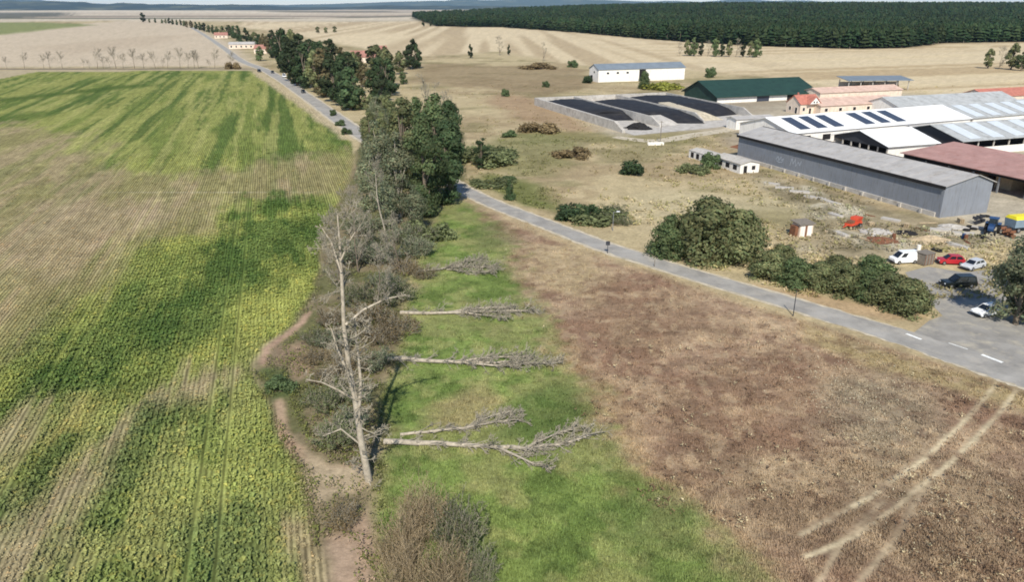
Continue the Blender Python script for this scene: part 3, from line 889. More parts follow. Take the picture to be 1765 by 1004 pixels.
# --- the leafless tree by the field edge, built to its own shape
def dead_tree():
    rng = np.random.default_rng(77)
    x0, y0 = G(635, 830)
    e = empty('dead_tree', (x0, y0, 0))
    def W(px, py):            # point on the upright plane through the foot
        dx = (px - 882.5) / F; dy = (py - 502) / F
        t = y0 / (cp - dy * sp)
        return np.array([dx * t - x0, 0, H - t * (sp + dy * cp)])
    def limb(pp, r0, r1, depth, kids, ln):
        pts = [W(*p) for p in pp]
        for i, q in enumerate(pts): q[1] += depth[0] + (depth[1] - depth[0]) * i / (len(pts) - 1)
        n = len(pts) - 1; big = []; tw = []
        for i in range(n):
            a, b = pts[i], pts[i + 1]
            ra = r0 + (r1 - r0) * i / n; rb = r0 + (r1 - r0) * (i + 1) / n
            big.append((a, b, ra, rb))
            for k in range(kids):
                t = rng.random(); s = a * (1 - t) + b * t
                d = rng.normal(size=3); d[2] = abs(d[2]) * .5 + .1
                grow(rng, tw, s, d, ln * rng.uniform(.35, 1.1), ra * .22 + .015, 0, 2, .8, (3, 7), .15, 4, .2, .2, .5)
        return big, tw
    big, tw = [], []
    for args in (([(636, 832), (622, 760), (612, 690), (600, 630), (592, 565), (588, 480), (584, 420), (580, 372)], .34, .05, (0, .3), 7, 2.6),
                 ([(613, 695), (600, 640), (585, 600), (575, 560)], .19, .05, (0, -.8), 6, 2.0),
                 ([(618, 720), (620, 660), (612, 600), (606, 560)], .18, .05, (0, 1.2), 6, 1.9),
                 ([(596, 560), (625, 538), (660, 524), (695, 520)], .13, .04, (0, 1.5), 4, 1.6),
                 ([(612, 690), (585, 668), (560, 650), (535, 640)], .12, .03, (0, -1.5), 4, 1.4),
                 ([(625, 770), (590, 735), (560, 742)], .09, .03, (0, -1.), 4, 1.2),
                 ([(588, 470), (570, 420), (548, 390)], .09, .03, (0, .5), 4, 1.2),
                 ([(587, 450), (600, 420), (612, 400)], .08, .03, (0, .5), 4, 1.2)):
        b, t = limb(*args); big += b; tw += t
    V, idx = tube_verts(big, 8); link('trunk', np_mesh('dead_trunk', V, 4, idx, M['bark_pale'], None, True), e)
    tw = [(a, b, max(r0, .028), max(r1, .02)) for a, b, r0, r1 in tw]
    V, idx = tube_verts(tw, 3); link('branches', np_mesh('dead_branches', V, 4, idx, M['twig']), e)
    tag(e, 'tall leafless tree with forked pale trunk standing at the bare field corner', 'tree')
dead_tree()

# --- felled trees lying across the green strip
def fallen(pp, r0, seed, label, forks=(), bushy=1.0):
    rng = np.random.default_rng(seed)
    x0, y0 = G(*pp[0])
    e = empty('fallen_tree', (x0, y0, 0))
    def limb(q, r0, r1, z0, z1, dens, ln):
        pts = [np.array([*G(*p), 0.]) - np.array([x0, y0, 0]) for p in q]
        n = len(pts) - 1; big = []; tw = []
        for i in range(n):
            a, b = pts[i].copy(), pts[i + 1].copy()
            ra = r0 + (r1 - r0) * i / n; rb = r0 + (r1 - r0) * (i + 1) / n
            a[2] = ra * .9 + z0 + (z1 - z0) * i / n; b[2] = rb * .9 + z0 + (z1 - z0) * (i + 1) / n
            m_ = (a + b) / 2 + np.array([0, rng.normal() * .12, abs(rng.normal()) * .05])
            big += [(a, m_, ra, (ra + rb) / 2), (m_, b, (ra + rb) / 2, rb)]
            d0 = (b - a) / np.linalg.norm(b - a)
            for k in range(int(dens * np.linalg.norm(b - a) * (.3 + 1.6 * (i + 1) / n))):
                t = rng.random(); s = a * (1 - t) + b * t
                d = d0 * rng.uniform(.7, 1.6) + rng.normal(size=3) * np.array([.3, .55, .25]); d[2] = abs(d[2]) * .8
                grow(rng, tw, s, d, ln * rng.uniform(.4, 1.2), .03 + ra * .18, 0, 2, .6, (3, 6), .05, 4, .15, .2, .5)
        return big, tw
    big, tw = limb(pp, r0, .07, 0, .25, 2.2 * bushy, 2.4)
    for f in forks:
        b, t = limb(f, r0 * .5, .04, .15, .5, 3.0 * bushy, 1.9); big += b; tw += t
    tw = [(np.maximum(a, [-99, -99, .02]), np.maximum(b, [-99, -99, .02]), max(r0, .026), max(r1, .018)) for a, b, r0, r1 in tw]
    V, idx = tube_verts(big, 7); link('trunk', np_mesh('fallen_trunk', V, 4, idx, M['bark_pale'], None, True), e)
    V, idx = tube_verts(tw, 3); link('branches', np_mesh('fallen_branches', V, 4, idx, M['twig']), e)
    tag(e, label, 'fallen tree', 'felled trees lying across the grass strip')
fallen([(662, 766), (720, 769), (790, 772), (860, 776), (910, 780), (960, 772), (1018, 755)], .30, 1, 'long felled tree nearest the camera with a forked curving tip',
       [[(862, 778), (890, 792), (920, 808), (940, 812)], [(905, 778), (950, 758), (990, 748)]])
fallen([(690, 752), (740, 748), (800, 742), (850, 732), (888, 728)], .16, 2, 'thin felled tree just behind the nearest long trunk', [[(800, 742), (850, 722), (880, 718)]], 1.3)
fallen([(668, 624), (720, 625), (780, 628), (850, 630), (900, 631), (955, 630)], .30, 3, 'dark felled trunk second from the camera beneath the bushes',
       [[(790, 628), (850, 622), (910, 622)], [(800, 629), (850, 636), (890, 638)]], 1.2)
fallen([(690, 542), (740, 543), (800, 542), (850, 541), (915, 540)], .26, 4, 'felled tree with bright white butt, third from the camera', [[(800, 542), (840, 549), (870, 553)], [(770, 542), (830, 536), (890, 536)]], 1.2)
fallen([(720, 470), (760, 466), (800, 462), (850, 464)], .16, 5, 'brushy felled treetop farthest from the camera', [[(760, 466), (800, 456), (830, 452)], [(770, 467), (810, 472), (850, 474)]], 1.6)

# --- the tree belt
gB = 'leafy trees of the belt beside the bend'
for k, (kind, px, py, h, w, lab) in enumerate((
        ('oakB', 775, 352, 17.5, 1.0, 'dark dense leafy tree overhanging the road bend'),
        ('oakA', 735, 372, 20, .95, 'tall green leafy tree in the middle of the belt, front row'),
        ('oakA', 752, 318, 21, 1.0, 'tall green tree behind the dark tree at the bend'),
        ('greyA', 690, 375, 17, .95, 'grey green tree in front of the leafy belt, left of the tall green one'),
        ('greyA', 655, 345, 17, .9, 'grey green thin tree at the left edge of the belt by the field'),
        ('oakC', 700, 318, 20, 1.0, 'olive green tree behind the grey green front trees'),
        ('oakC', 660, 300, 14, .95, 'smaller olive tree where the belt meets the field edge and road'),
        ('oakA', 722, 288, 18, .95, 'green tree at the back of the belt below the bare white trunks'),
        ('oakB', 778, 285, 17, .85, 'dark green tree at the back right of the belt'),
        ('greyA', 668, 268, 13, 1.1, 'grey green tree hiding the road behind the belt'),
        ('greyA', 640, 252, 9, 1.2, 'low grey green tree on the road edge at the far end of the belt'),
        ('greyA', 650, 222, 11, 1.2, 'grey green tree right of the far road before the belt'),
        ('oakC', 672, 235, 13, 1.1, 'olive tree filling the gap between far row and belt'),
        ('greyA', 640, 365, 12, 1.0, 'grey green tree on the field edge in front of the belt'),
        ('greyA', 715, 400, 9, 1.2, 'low grey green tree at the front foot of the belt'),
        ('greyA', 665, 395, 10, 1.1, 'low grey green tree beside the leaning pale trunk'),
        ('oakC', 640, 275, 13, 1.0, 'olive tree at the road edge behind the belt'),
        ('greyA', 640, 300, 10, 1.1, 'low grey green tree crowding the road edge left of the belt'))):
    place(kind, px, py, h, lab, wide=w, group=gB)
place('slim', 830, 292, 8, 'slim dark green young tree right of the belt', wide=1.6)
place('bareA', 742, 262, 22, 'bare white trunked tree rising above the belt')
place('bareB', 770, 270, 18, 'thin bare brown tree right of the bare white trunk', wide=.8)
place('bareA', 668, 415, 16, 'leaning pale bare tree in front of the grey green trees', wide=.8)
place('bareB', 618, 470, 14, 'bare grey tree left behind the tall dead tree', wide=.8)
place('bareB', 590, 500, 13, 'bare grey tree at the field edge behind the tall dead tree', wide=.75)
place('bareB', 650, 540, 10, 'small bare tree right behind the tall dead tree', wide=.9)
place('bareB', 690, 470, 10, 'small bare tree right of the grey thicket', wide=1.0)
shr = [('tA', 640, 560, 4.2, 'brown twiggy shrub behind the dead trunk, right side'), ('tA', 690, 575, 3.6, 'brown twiggy shrub beside the white felled butt'),
       ('tC', 665, 500, 4.0, 'grey twiggy shrub amid the bare trees'), ('tB', 620, 520, 4.0, 'olive twiggy shrub at the foot of the bare grey trees'),
       ('tA', 570, 560, 3.0, 'brown shrub on the field corner behind the dead tree'), ('tA', 545, 625, 2.4, 'low brown shrub on the bare red corner'),
       ('tB', 570, 700, 3.6, 'olive shrub left of the dead trunk, upper one'), ('tB', 585, 765, 3.6, 'olive green shrub left of the dead trunk, lower one'),
       ('tC', 650, 635, 3.2, 'grey shrub right of the dead trunk at felled trunk'), ('tC', 618, 690, 2.6, 'grey shrub just right of the dead trunk'),
       ('tA', 605, 640, 3.4, 'brown shrub directly behind the forked trunk'), ('tC', 606, 735, 2.6, 'grey low shrub touching the dead trunk'),
       ('tA', 700, 470, 3.4, 'brown shrub below the leafy belt'), ('tC', 720, 440, 4.2, 'grey green shrub at the foot of the leafy belt'),
       ('B', 745, 410, 3.2, 'round olive shrub on the grass under the belt'), ('tC', 690, 420, 4.5, 'grey twiggy shrub below the leaning pale tree'),
       ('tB', 640, 430, 4.5, 'olive twiggy shrub beside the leaning pale tree'), ('tA', 730, 480, 2.6, 'brown low shrub near the farthest felled treetop'),
       ('tA', 590, 590, 3.0, 'brown shrub left behind the forked trunk'), ('tA', 655, 590, 3.2, 'dark brown shrub between two felled trees'),
       ('tC', 655, 455, 5.2, 'tall grey shrub in the middle of the thicket'), ('tB', 675, 520, 4.6, 'tall olive shrub left of the white felled butt'), ('tC', 610, 450, 5.0, 'tall grey shrub on the field side of the thicket'),
       ('tB', 715, 420, 4.8, 'tall olive shrub under the belt trees'), ('tC', 580, 600, 3.4, 'grey shrub left of the dead trunk fork'), ('tB', 545, 590, 2.6, 'olive low shrub on the field corner'),
       ('tC', 625, 400, 5.0, 'tall grey shrub at the field edge before the belt'), ('tA', 560, 660, 2.4, 'low brown shrub left of the dead trunk')]
for kind, px, py, h, lab in shr:
    place(kind, px, py, h, lab, 'shrub', 'shrubs of the tree belt', wide=1.15)
place('A', 480, 675, 1.6, 'low green shrub on the soil rim of the field', 'shrub', wide=1.5)
place('tA', 592, 905, 2.4, 'round dark brown bush alone on the bare soil', 'shrub', wide=1.0)

# --- big brown thicket at the bottom edge
M['twig_brown'] = plain('twig_brown', (168, 150, 122), 0.95, 0.4, .6)
BUSH['big'] = twig_bush('thicket', 51, 'brown', 6.5, 4.6, 130, 2400, .1, 'twig_brown', 2.0, .045)
BUSH['bigG'] = twig_bush('thicket_green', 52, 'olive', 5.6, 3.4, 80, 3600, .12, 'twig', 2.0, .04)
for kind, px, py, h, w, lab in (('big', 690, 975, 5.6, .62, 'brown leafless shrub at the left of the bottom thicket'), ('big', 735, 925, 6.0, .62, 'brown leafless shrub at the back of the bottom thicket'),
        ('bigG', 790, 945, 5.6, .85, 'olive shrub at the right of the bottom thicket'), ('bigG', 822, 1010, 4.6, .75, 'olive shrub at the right bottom corner of the thicket'), ('big', 700, 1030, 5.4, .62, 'brown shrub of the thicket cut by the bottom edge'),
        ('big', 770, 1035, 5.6, .62, 'tan leafless shrub in the thicket middle at the bottom edge')):
    place(kind, px, py, h, lab, 'shrub', 'shrubs of the bottom thicket', wide=w)

# --- right of the road
place('round', 1218, 448, 10.8, 'largest round green bush beside the road', 'shrub', name='shrub', names=('stem', 'foliage'), wide=1.12)
place('roundD', 1152, 442, 7.2, 'lower green bush left of the largest round bush', 'shrub', name='shrub', names=('stem', 'foliage'), wide=.95)
place('round', 1272, 452, 9.2, 'green bush right behind the largest round bush', 'shrub', name='shrub', names=('stem', 'foliage'), wide=1.0)
HEDGE = ['first hedge bush right of the largest round bush', 'second hedge bush from the largest round bush, front row', 'third hedge bush from the largest round bush, front row', 'hedge bush in the middle of the front row',
         'hedge bush third from the farm entrance, front row', 'hedge bush next to last before the farm entrance', 'last bush of the hedge beside the farm entrance', 'back row hedge bush nearest the white van', 'back row hedge bush in the middle', 'back row hedge bush nearest the tiny hut']
hed = [(1325, 480, 4.6), (1370, 492, 4.4), (1412, 498, 4.2), (1455, 505, 4.6), (1495, 512, 4.4), (1530, 525, 4.8), (1562, 538, 4.8), (1500, 495, 5.0), (1440, 488, 4.4), (1345, 462, 4.0)]
for k, (px, py, h) in enumerate(hed):
    place(('round', 'roundD', 'round')[k % 3], px, py, h, HEDGE[k], 'shrub', 'bushes of the roadside hedge', name='shrub', names=('stem', 'foliage'), wide=1.45)
TREE['yardtree'] = tree_meshes('yardtree', 19, 'oval', 'grey', 11, 4.6, .14, 9000, .2, nlobe=40, clump=.34)
place('yardtree', 1750, 560, 12.5, 'broad grey green tree shading the parked white car', wide=1.0)
place('yardtree', 1800, 520, 9, 'tree at the right edge behind the shading tree', wide=.9)
place('cone', 878, 345, 4.6, 'small cone shaped evergreen at the roadside', wide=1.0)
for k, (kind, px, py, h, w, lab) in enumerate((
        ('C', 985, 378, 3.0, 1.3, 'dark green bush at the left end of the low thicket by the road'), ('C', 1012, 378, 3.2, .9, 'dark bush with a pointed top in the low thicket'),
        ('tB', 1045, 385, 2.6, 1.5, 'olive low thicket bush beside the lamp post'), ('tB', 1075, 388, 2.2, 1.5, 'low brown green bush at right end of the thicket'),
        ('tB', 1060, 372, 3.0, 1.7, 'olive bush at the back of the low thicket by the lamp post'), ('B', 1030, 380, 2.8, 1.6, 'spreading olive bush in the middle of the low thicket'),
        ('C', 1092, 300, 3.4, 1.25, 'dark round bush alone in the dry pasture'), ('B', 1193, 299, 2.6, 1.3, 'round olive bush left of the white ruin'),
        ('A', 1226, 290, 4.4, .95, 'dark green small tree before the white ruin'), ('F', 990, 270, 2.6, 2.1, 'wide brown bush in the middle of the pasture'),
        ('F', 925, 227, 3.4, 2.0, 'wide brown bush near the silage bunker'), ('A', 878, 236, 2.4, 1.4, 'green bush left of the wide brown bush'),
        ('A', 873, 166, 3.6, 1.0, 'small dark tree shaped bush on the pasture slope'), ('B', 826, 282, 4.5, 1.6, 'pale green bush at the right of the tree belt'),
        ('B', 850, 270, 3.2, 1.6, 'low spreading pale bush right of the belt'), ('A', 940, 150, 3.2, 1.0, 'small bush left of the white barn'),
        ('C', 1014, 143, 4.0, 1.0, 'dark bush at the left corner of the white barn'), ('roundD', 1110, 153, 9.0, .72, 'rounded green tree before the white barn door'),
        ('E', 1143, 154, 4.0, 2.0, 'yellowish shrub before the white barn wall'), ('F', 930, 118, 4.0, 3.0, 'dark reddish shrub patch behind the pasture'),
        ('A', 986, 116, 5.0, 1.2, 'dark shrub left behind the white barn'), ('A', 1222, 133, 6.0, 1.0, 'bush behind the green roofed barn'),
        ('B', 850, 318, 1.5, 3.0, 'low green scrub beside the road bend'), ('A', 880, 312, 1.3, 2.4, 'low dark scrub above the cone shaped evergreen'))):
    place(kind, px, py, h, lab, 'shrub', wide=w)
# --- trees along the far road and the hamlet
gR = 'trees along the far stretch of road'
lowpoly = {}
for nm, sd_, tone, kd, rx in (('farA', 61, 'dark', 'oval', 5.5), ('farB', 62, 'deep', 'oval', 5.), ('farC', 63, 'mid', 'dome', 6.), ('farD', 64, 'olive', 'oval', 5.), ('farE', 65, 'dull', 'oval', 5.)):
    TREE[nm] = tree_meshes(nm, sd_, kd, tone, 18, rx, .06, 1800, .62, nlobe=30, clump=.32)
far_trees = [('farB', 500, 140, 24), ('farB', 512, 148, 23), ('farA', 530, 152, 22), ('farB', 545, 160, 20), ('farB', 560, 168, 22), ('farB', 575, 176, 21), ('farA', 590, 182, 21),
             ('farA', 605, 190, 17), ('farB', 520, 128, 24), ('farA', 492, 118, 26), ('farB', 505, 110, 24), ('farA', 545, 130, 20), ('farB', 570, 135, 22), ('farA', 590, 150, 20),
             ('farB', 600, 165, 20), ('farA', 655, 175, 19), ('farD', 668, 150, 20), ('farA', 650, 130, 18), ('farD', 690, 128, 14), ('farB', 705, 120, 16), ('farA', 718, 118, 16),
             ('farC', 450, 105, 11), ('farA', 462, 92, 15), ('farB', 480, 90, 18), ('farA', 440, 78, 14), ('farB', 425, 72, 16), ('farA', 412, 70, 18), ('farB', 395, 62, 15), ('farC', 375, 60, 12), ('farC', 360, 56, 12),
             ('farA', 345, 52, 14), ('farB', 330, 48, 14), ('farC', 318, 45, 12), ('farA', 305, 43, 12), ('farB', 292, 41, 14), ('farC', 280, 40, 10), ('farA', 268, 39, 12), ('farB', 247, 38, 24), ('farC', 258, 39, 10),
             ('farA', 470, 100, 15), ('farB', 455, 88, 16), ('farA', 448, 84, 14), ('farB', 432, 82, 13), ('farA', 418, 80, 12), ('farA', 404, 66, 16), ('farB', 384, 62, 14), ('farA', 368, 58, 13), ('farB', 352, 54, 14),
             ('farA', 338, 50, 13), ('farA', 322, 47, 13), ('farB', 312, 44, 13), ('farA', 298, 42, 12), ('farA', 286, 41, 12), ('farB', 470, 84, 18), ('farB', 490, 98, 20), ('farA', 515, 100, 18), ('farB', 535, 112, 18), ('farA', 555, 118, 18),
             ('farD', 620, 130, 14), ('farA', 610, 140, 16), ('farD', 665, 120, 15), ('farB', 640, 115, 14), ('farA', 672, 165, 17), ('farB', 660, 190, 15), ('farD', 620, 190, 10), ('farD', 640, 205, 9), ('farC', 660, 200, 8), ('farD', 630, 150, 12), ('farC', 695, 145, 7)]
for k, (kind, px, py, h) in enumerate(far_trees):
    lab = {37: 'lone tall tree at the left end of the hamlet trees', 19: 'dark tree before the stubble, left of a twin', 20: 'dark tree before the stubble, right of its twin',
           0: 'tall dark tree nearest the white car on the far road'}.get(k)
    kind = 'farE' if k % 9 == 4 else ('farD' if k % 7 == 3 else kind)
    if lab is None:
        tone = {'farA': 'dark green', 'farB': 'deepest green', 'farC': 'broad green', 'farD': 'olive green', 'farE': 'brownish'}[kind]
        zone = ('in the thin line of the hamlet at far left' if px < 345 else 'beside the cream and white hamlet houses' if px < 420 else 'just right of the long white hamlet house' if px < 475 else
                'in the first half of the tall row along the far road' if px < 540 else 'in the second half of the tall row along the far road' if px < 612 else 'between the far row and the leafy belt')
        lab = '%s tree %s' % (tone, zone)
    place(kind, px, py, h, lab, group=gR, wide=.9 + .4 * ((k * 37) % 10) / 10)
place('farB', 712, 117, 19, 'dense dark tree standing apart at the stubble edge')
place('farB', 811, 100, 11, 'lone dark tree on the stubble edge, left of a bare one', wide=.8)
place('bareB', 862, 95, 16, 'lone bare rounded tree on the stubble edge', wide=1.0)
place('farB', 877, 95, 9, 'small dark tree right of the bare tree on the stubble', wide=.7)
place('bareB', 936, 105, 14, 'thin bare tree behind the pasture', wide=.7)
for px, py, h, lab in ((548, 57, 10, 'left shrub of the isolated clump on the pale stubble'), (562, 57, 9, 'middle shrub of the isolated clump on the pale stubble'), (577, 56, 10, 'right shrub of the isolated clump on the pale stubble')):
    place('farD', px, py, h, lab, wide=1.5)
for px, py, h, lab in ((730, 46, 16, 'dark tree left of the wood edge, leftmost'), (742, 46, 13, 'dark tree next to the wood corner')):
    place('farB', px, py, h, lab)
for k, px in enumerate(range(1172, 1310, 12)):
    place(('farB', 'farD', 'farC')[k % 3] if k % 4 else 'bareB', px, 96 + k * .25, 11 + 2 * ((k * 7) % 3), 'dark tree at the left end of the short grey tree row' if k == 0 else '%s tree from the left in the short row on the stubble before the wood' % ('first second third fourth fifth sixth seventh eighth ninth tenth eleventh twelfth'.split()[k]), group='short tree row on the stubble', wide=.9)
for k, (px, py, h) in enumerate(((1702, 118, 13), (1722, 119, 15), (1742, 120, 17), (1760, 122, 14))):
    place(('farD', 'bareB', 'farD', 'farC')[k], px, py, h, ('brownish tree at left of the right edge clump', 'bare tree in the clump at the right edge', 'tallest olive tree of the clump at right edge', 'rounded tree of the clump cut by the right edge')[k], wide=1.0)
rg = random.Random(3)
ORD = 'first second third fourth fifth sixth seventh eighth ninth tenth eleventh twelfth thirteenth fourteenth fifteenth sixteenth seventeenth eighteenth nineteenth twentieth twenty-first twenty-second twenty-third twenty-fourth'.split()
for k, px in enumerate((12, 42, 76, 86, 108, 145, 155, 168, 178, 190, 200, 212, 232, 248, 268, 281, 289, 311, 325, 335, 343, 362, 370, 398)):
    place('bareC', px, 118, 9 + rg.uniform(-3, 6), '%s bare tree from the left in the row between green and tan fields' % ORD[k], group='row of bare trees between the fields', wide=1.15)
place('F', 400, 119, 5, 'brown bush at the end of the bare tree row by the road', 'shrub')
for px, py, lab in ((573, 199, 'small dark bush between green field and far road'), (588, 217, 'low dark bush on the verge, middle of three'), (596, 232, 'low dark bush on the verge nearest the belt')):
    place('A', px, py, 2.4, lab, 'shrub')

# --- the wood on the rise, one mass
def forest():
    rng = np.random.default_rng(99)
    n = 60000
    # even cover in (bearing, log distance): near trees close together, far ones sparser
    s = rng.uniform(-.25, 1.1, n); Dl = np.exp(rng.uniform(math.log(740), math.log(3600), n))
    X, Y = s * Dl, Dl
    d = poly_sd(X, Y, FOREST_POLY)
    keep = (d > 2) & (rng.random(n) < np.where(d < 60, 1.0, .5))
    X, Y, d = X[keep], Y[keep], d[keep]
    X = X[:13000]; Y = Y[:13000]; d = d[:13000]
    # extra edge row
    ex, ey = [], []
    for (x0, y0), (x1, y1) in zip(FOREST[:-1], FOREST[1:]):
        L = math.hypot(x1 - x0, y1 - y0)
        for k in range(int(L / 2.6)):
            t = rng.random(); ex.append(x0 + (x1 - x0) * t + rng.normal() * 3); ey.append(y0 + (y1 - y0) * t + abs(rng.normal()) * 7)
    X = np.concatenate([X, ex]); Y = np.concatenate([Y, ey])
    n = len(X)
    Z = terrain(X, Y)
    hh = rng.uniform(16, 21, n); rr = rng.uniform(3.8, 6.2, n) * (1 + (Y - 760) / 2500)
    hh[-len(ex):] *= rng.uniform(.55, 1.1, len(ex))
    patch = fbm(X / 120, Y / 160, 21, 3)
    col = lin(58, 76, 48)[None] * (.55 + .7 * patch + rng.uniform(-.1, .15, n))[:, None]
    col[:, 0] *= rng.uniform(.85, 1.3, n)
    # each crown: 5 ragged tiers of 6 triangles
    Vs, Cs = [], []
    for tier in range(5):
        z0 = .12 + .17 * tier; z1 = z0 + .17
        rad = rr * (.8, 1.05, 1.05, .9, .6)[tier] * rng.uniform(.8, 1.15, n)
        for k in range(6):
            a = 2 * math.pi * (k + rng.random(n)) / 6; b = a + 1.0
            low = np.stack([X + rad * np.cos(a), Y + rad * np.sin(a), Z + hh * (z0 + rng.uniform(-.04, .04, n))], -1)
            low2 = np.stack([X + rad * np.cos(b), Y + rad * np.sin(b), Z + hh * (z0 + rng.uniform(-.04, .04, n))], -1)
            top = np.stack([X + rng.normal(size=n) * 1.0, Y + rng.normal(size=n) * 1.0, Z + hh * np.minimum(1., z1 + rng.uniform(-.03, .05, n))], -1)
            Vs.append(np.stack([low, low2, top], 1)); Cs.append(np.repeat((col * rng.uniform(.88, 1.12, n)[:, None])[:, None], 3, 1))
    V = np.concatenate(Vs).reshape(-1, 3); C = np.concatenate(Cs).reshape(-1, 3)
    o = link('forest', np_mesh('forest', V, 3, np.arange(len(V)), M['leaf'], C))
    tag(o, 'dense dark green wood covering the long rise at the right', 'forest', kind='stuff')
    ns = len(ex); xs = np.array(ex); ys = np.array(ey) - 1.5
    segs = [((x, y, 0), (x, y, 9.), .22, .14) for x, y in zip(xs, ys) if rng.random() < .55]
    V, idx = tube_verts(segs, 4)
    o = link('forest_trunks', np_mesh('forest_trunks', V, 4, idx, M['bark_pale']))
    tag(o, 'pale trunks showing along the edge of the dark wood', 'forest', kind='stuff')
forest()

# ------------------------------------------------------------------ ground cover, too many to count
def crop():
    rng = np.random.default_rng(5)
    us, vs = [], []
    for (v0, v1, du, dv) in ((40, 95, .5, .26), (95, 150, .5, .42), (150, 230, 1.0, .7)):
        uu = np.arange(-130, 40, du)
        vv = np.arange(v0, v1, dv)
        U, Vv = np.meshgrid(uu, vv)
        us.append((U + rng.normal(size=U.shape) * .04).ravel()); vs.append((Vv + rng.normal(size=U.shape) * dv * .4).ravel())
    u = np.concatenate(us); v = np.concatenate(vs)
    X = u * ROWPERP[0] + v * ROWDIR[0]; Y = u * ROWPERP[1] + v * ROWDIR[1]
    ok = (np.abs(X) < .8 * Y + 4) & (Y > 36)
    X, Y, v = X[ok], Y[ok], v[ok]
    d = poly_sd(X, Y, FIELD); ok = d > .2
    X, Y, v = X[ok], Y[ok], v[ok]
    C, fm, mm = ground_color(X, Y)
    green = np.clip((C[:, 1] - C[:, 0]) / (C[:, 1] + 1e-6) * 3.2 + .45, 0, 1)
    gap = fbm(X * .9, Y * .9, 95, 3)
    tram = np.abs(((X * ROWPERP[0] + Y * ROWPERP[1]) % 18) - 9)
    keep = (np.abs(tram - .9) > .22) & (rng.random(len(X)) < (.7 + .3 * green) * (.5 + .8 * smooth(.36, .5, gap)) * (1 - .8 * smooth(130, 230, v)))
    X, Y, C, green, v = X[keep], Y[keep], C[keep], green[keep], v[keep]
    n = len(X)
    size = (.14 + .09 * green) * rng.uniform(.6, 1.5, n) * np.where(v > 150, 1.3, 1)
    hgt = (.13 + .18 * green) * rng.uniform(.5, 1.6, n)
    C = C * (1 + (rng.random(n) < .12)[:, None] * np.array([.35, .2, .1])[None])
    Vs, Cs = [], []
    for k in range(4):
        a = 2 * math.pi * (k + rng.random(n)) / 4
        ca, sa = np.cos(a), np.sin(a)
        L = size * rng.uniform(.7, 1.3, n); w = L * .42
        z1 = hgt * rng.uniform(.7, 1.2, n); z2 = z1 * rng.uniform(.35, .9, n)
        p0 = np.stack([X, Y, np.full(n, .02)], -1)
        p1 = np.stack([X + ca * L * .55 - sa * w, Y + sa * L * .55 + ca * w, z1], -1)
        p2 = np.stack([X + ca * L * 1.25, Y + sa * L * 1.25, z2], -1)
        p3 = np.stack([X + ca * L * .55 + sa * w, Y + sa * L * .55 - ca * w, z1], -1)
        Vs.append(np.stack([p0, p1, p2, p3], 1)); Cs.append(np.repeat((C * ALB * rng.uniform(.95, 1.75, n)[:, None])[:, None], 4, 1))
    V = np.concatenate(Vs).reshape(-1, 3); Cc = np.clip(np.concatenate(Cs).reshape(-1, 3), 0, .8)
    o = link('crop', np_mesh('crop', V, 4, np.arange(len(V)), M['blade'], Cc))
    tag(o, 'patchy green and dried crop standing in rows on the left field', 'crop', kind='stuff')
crop()

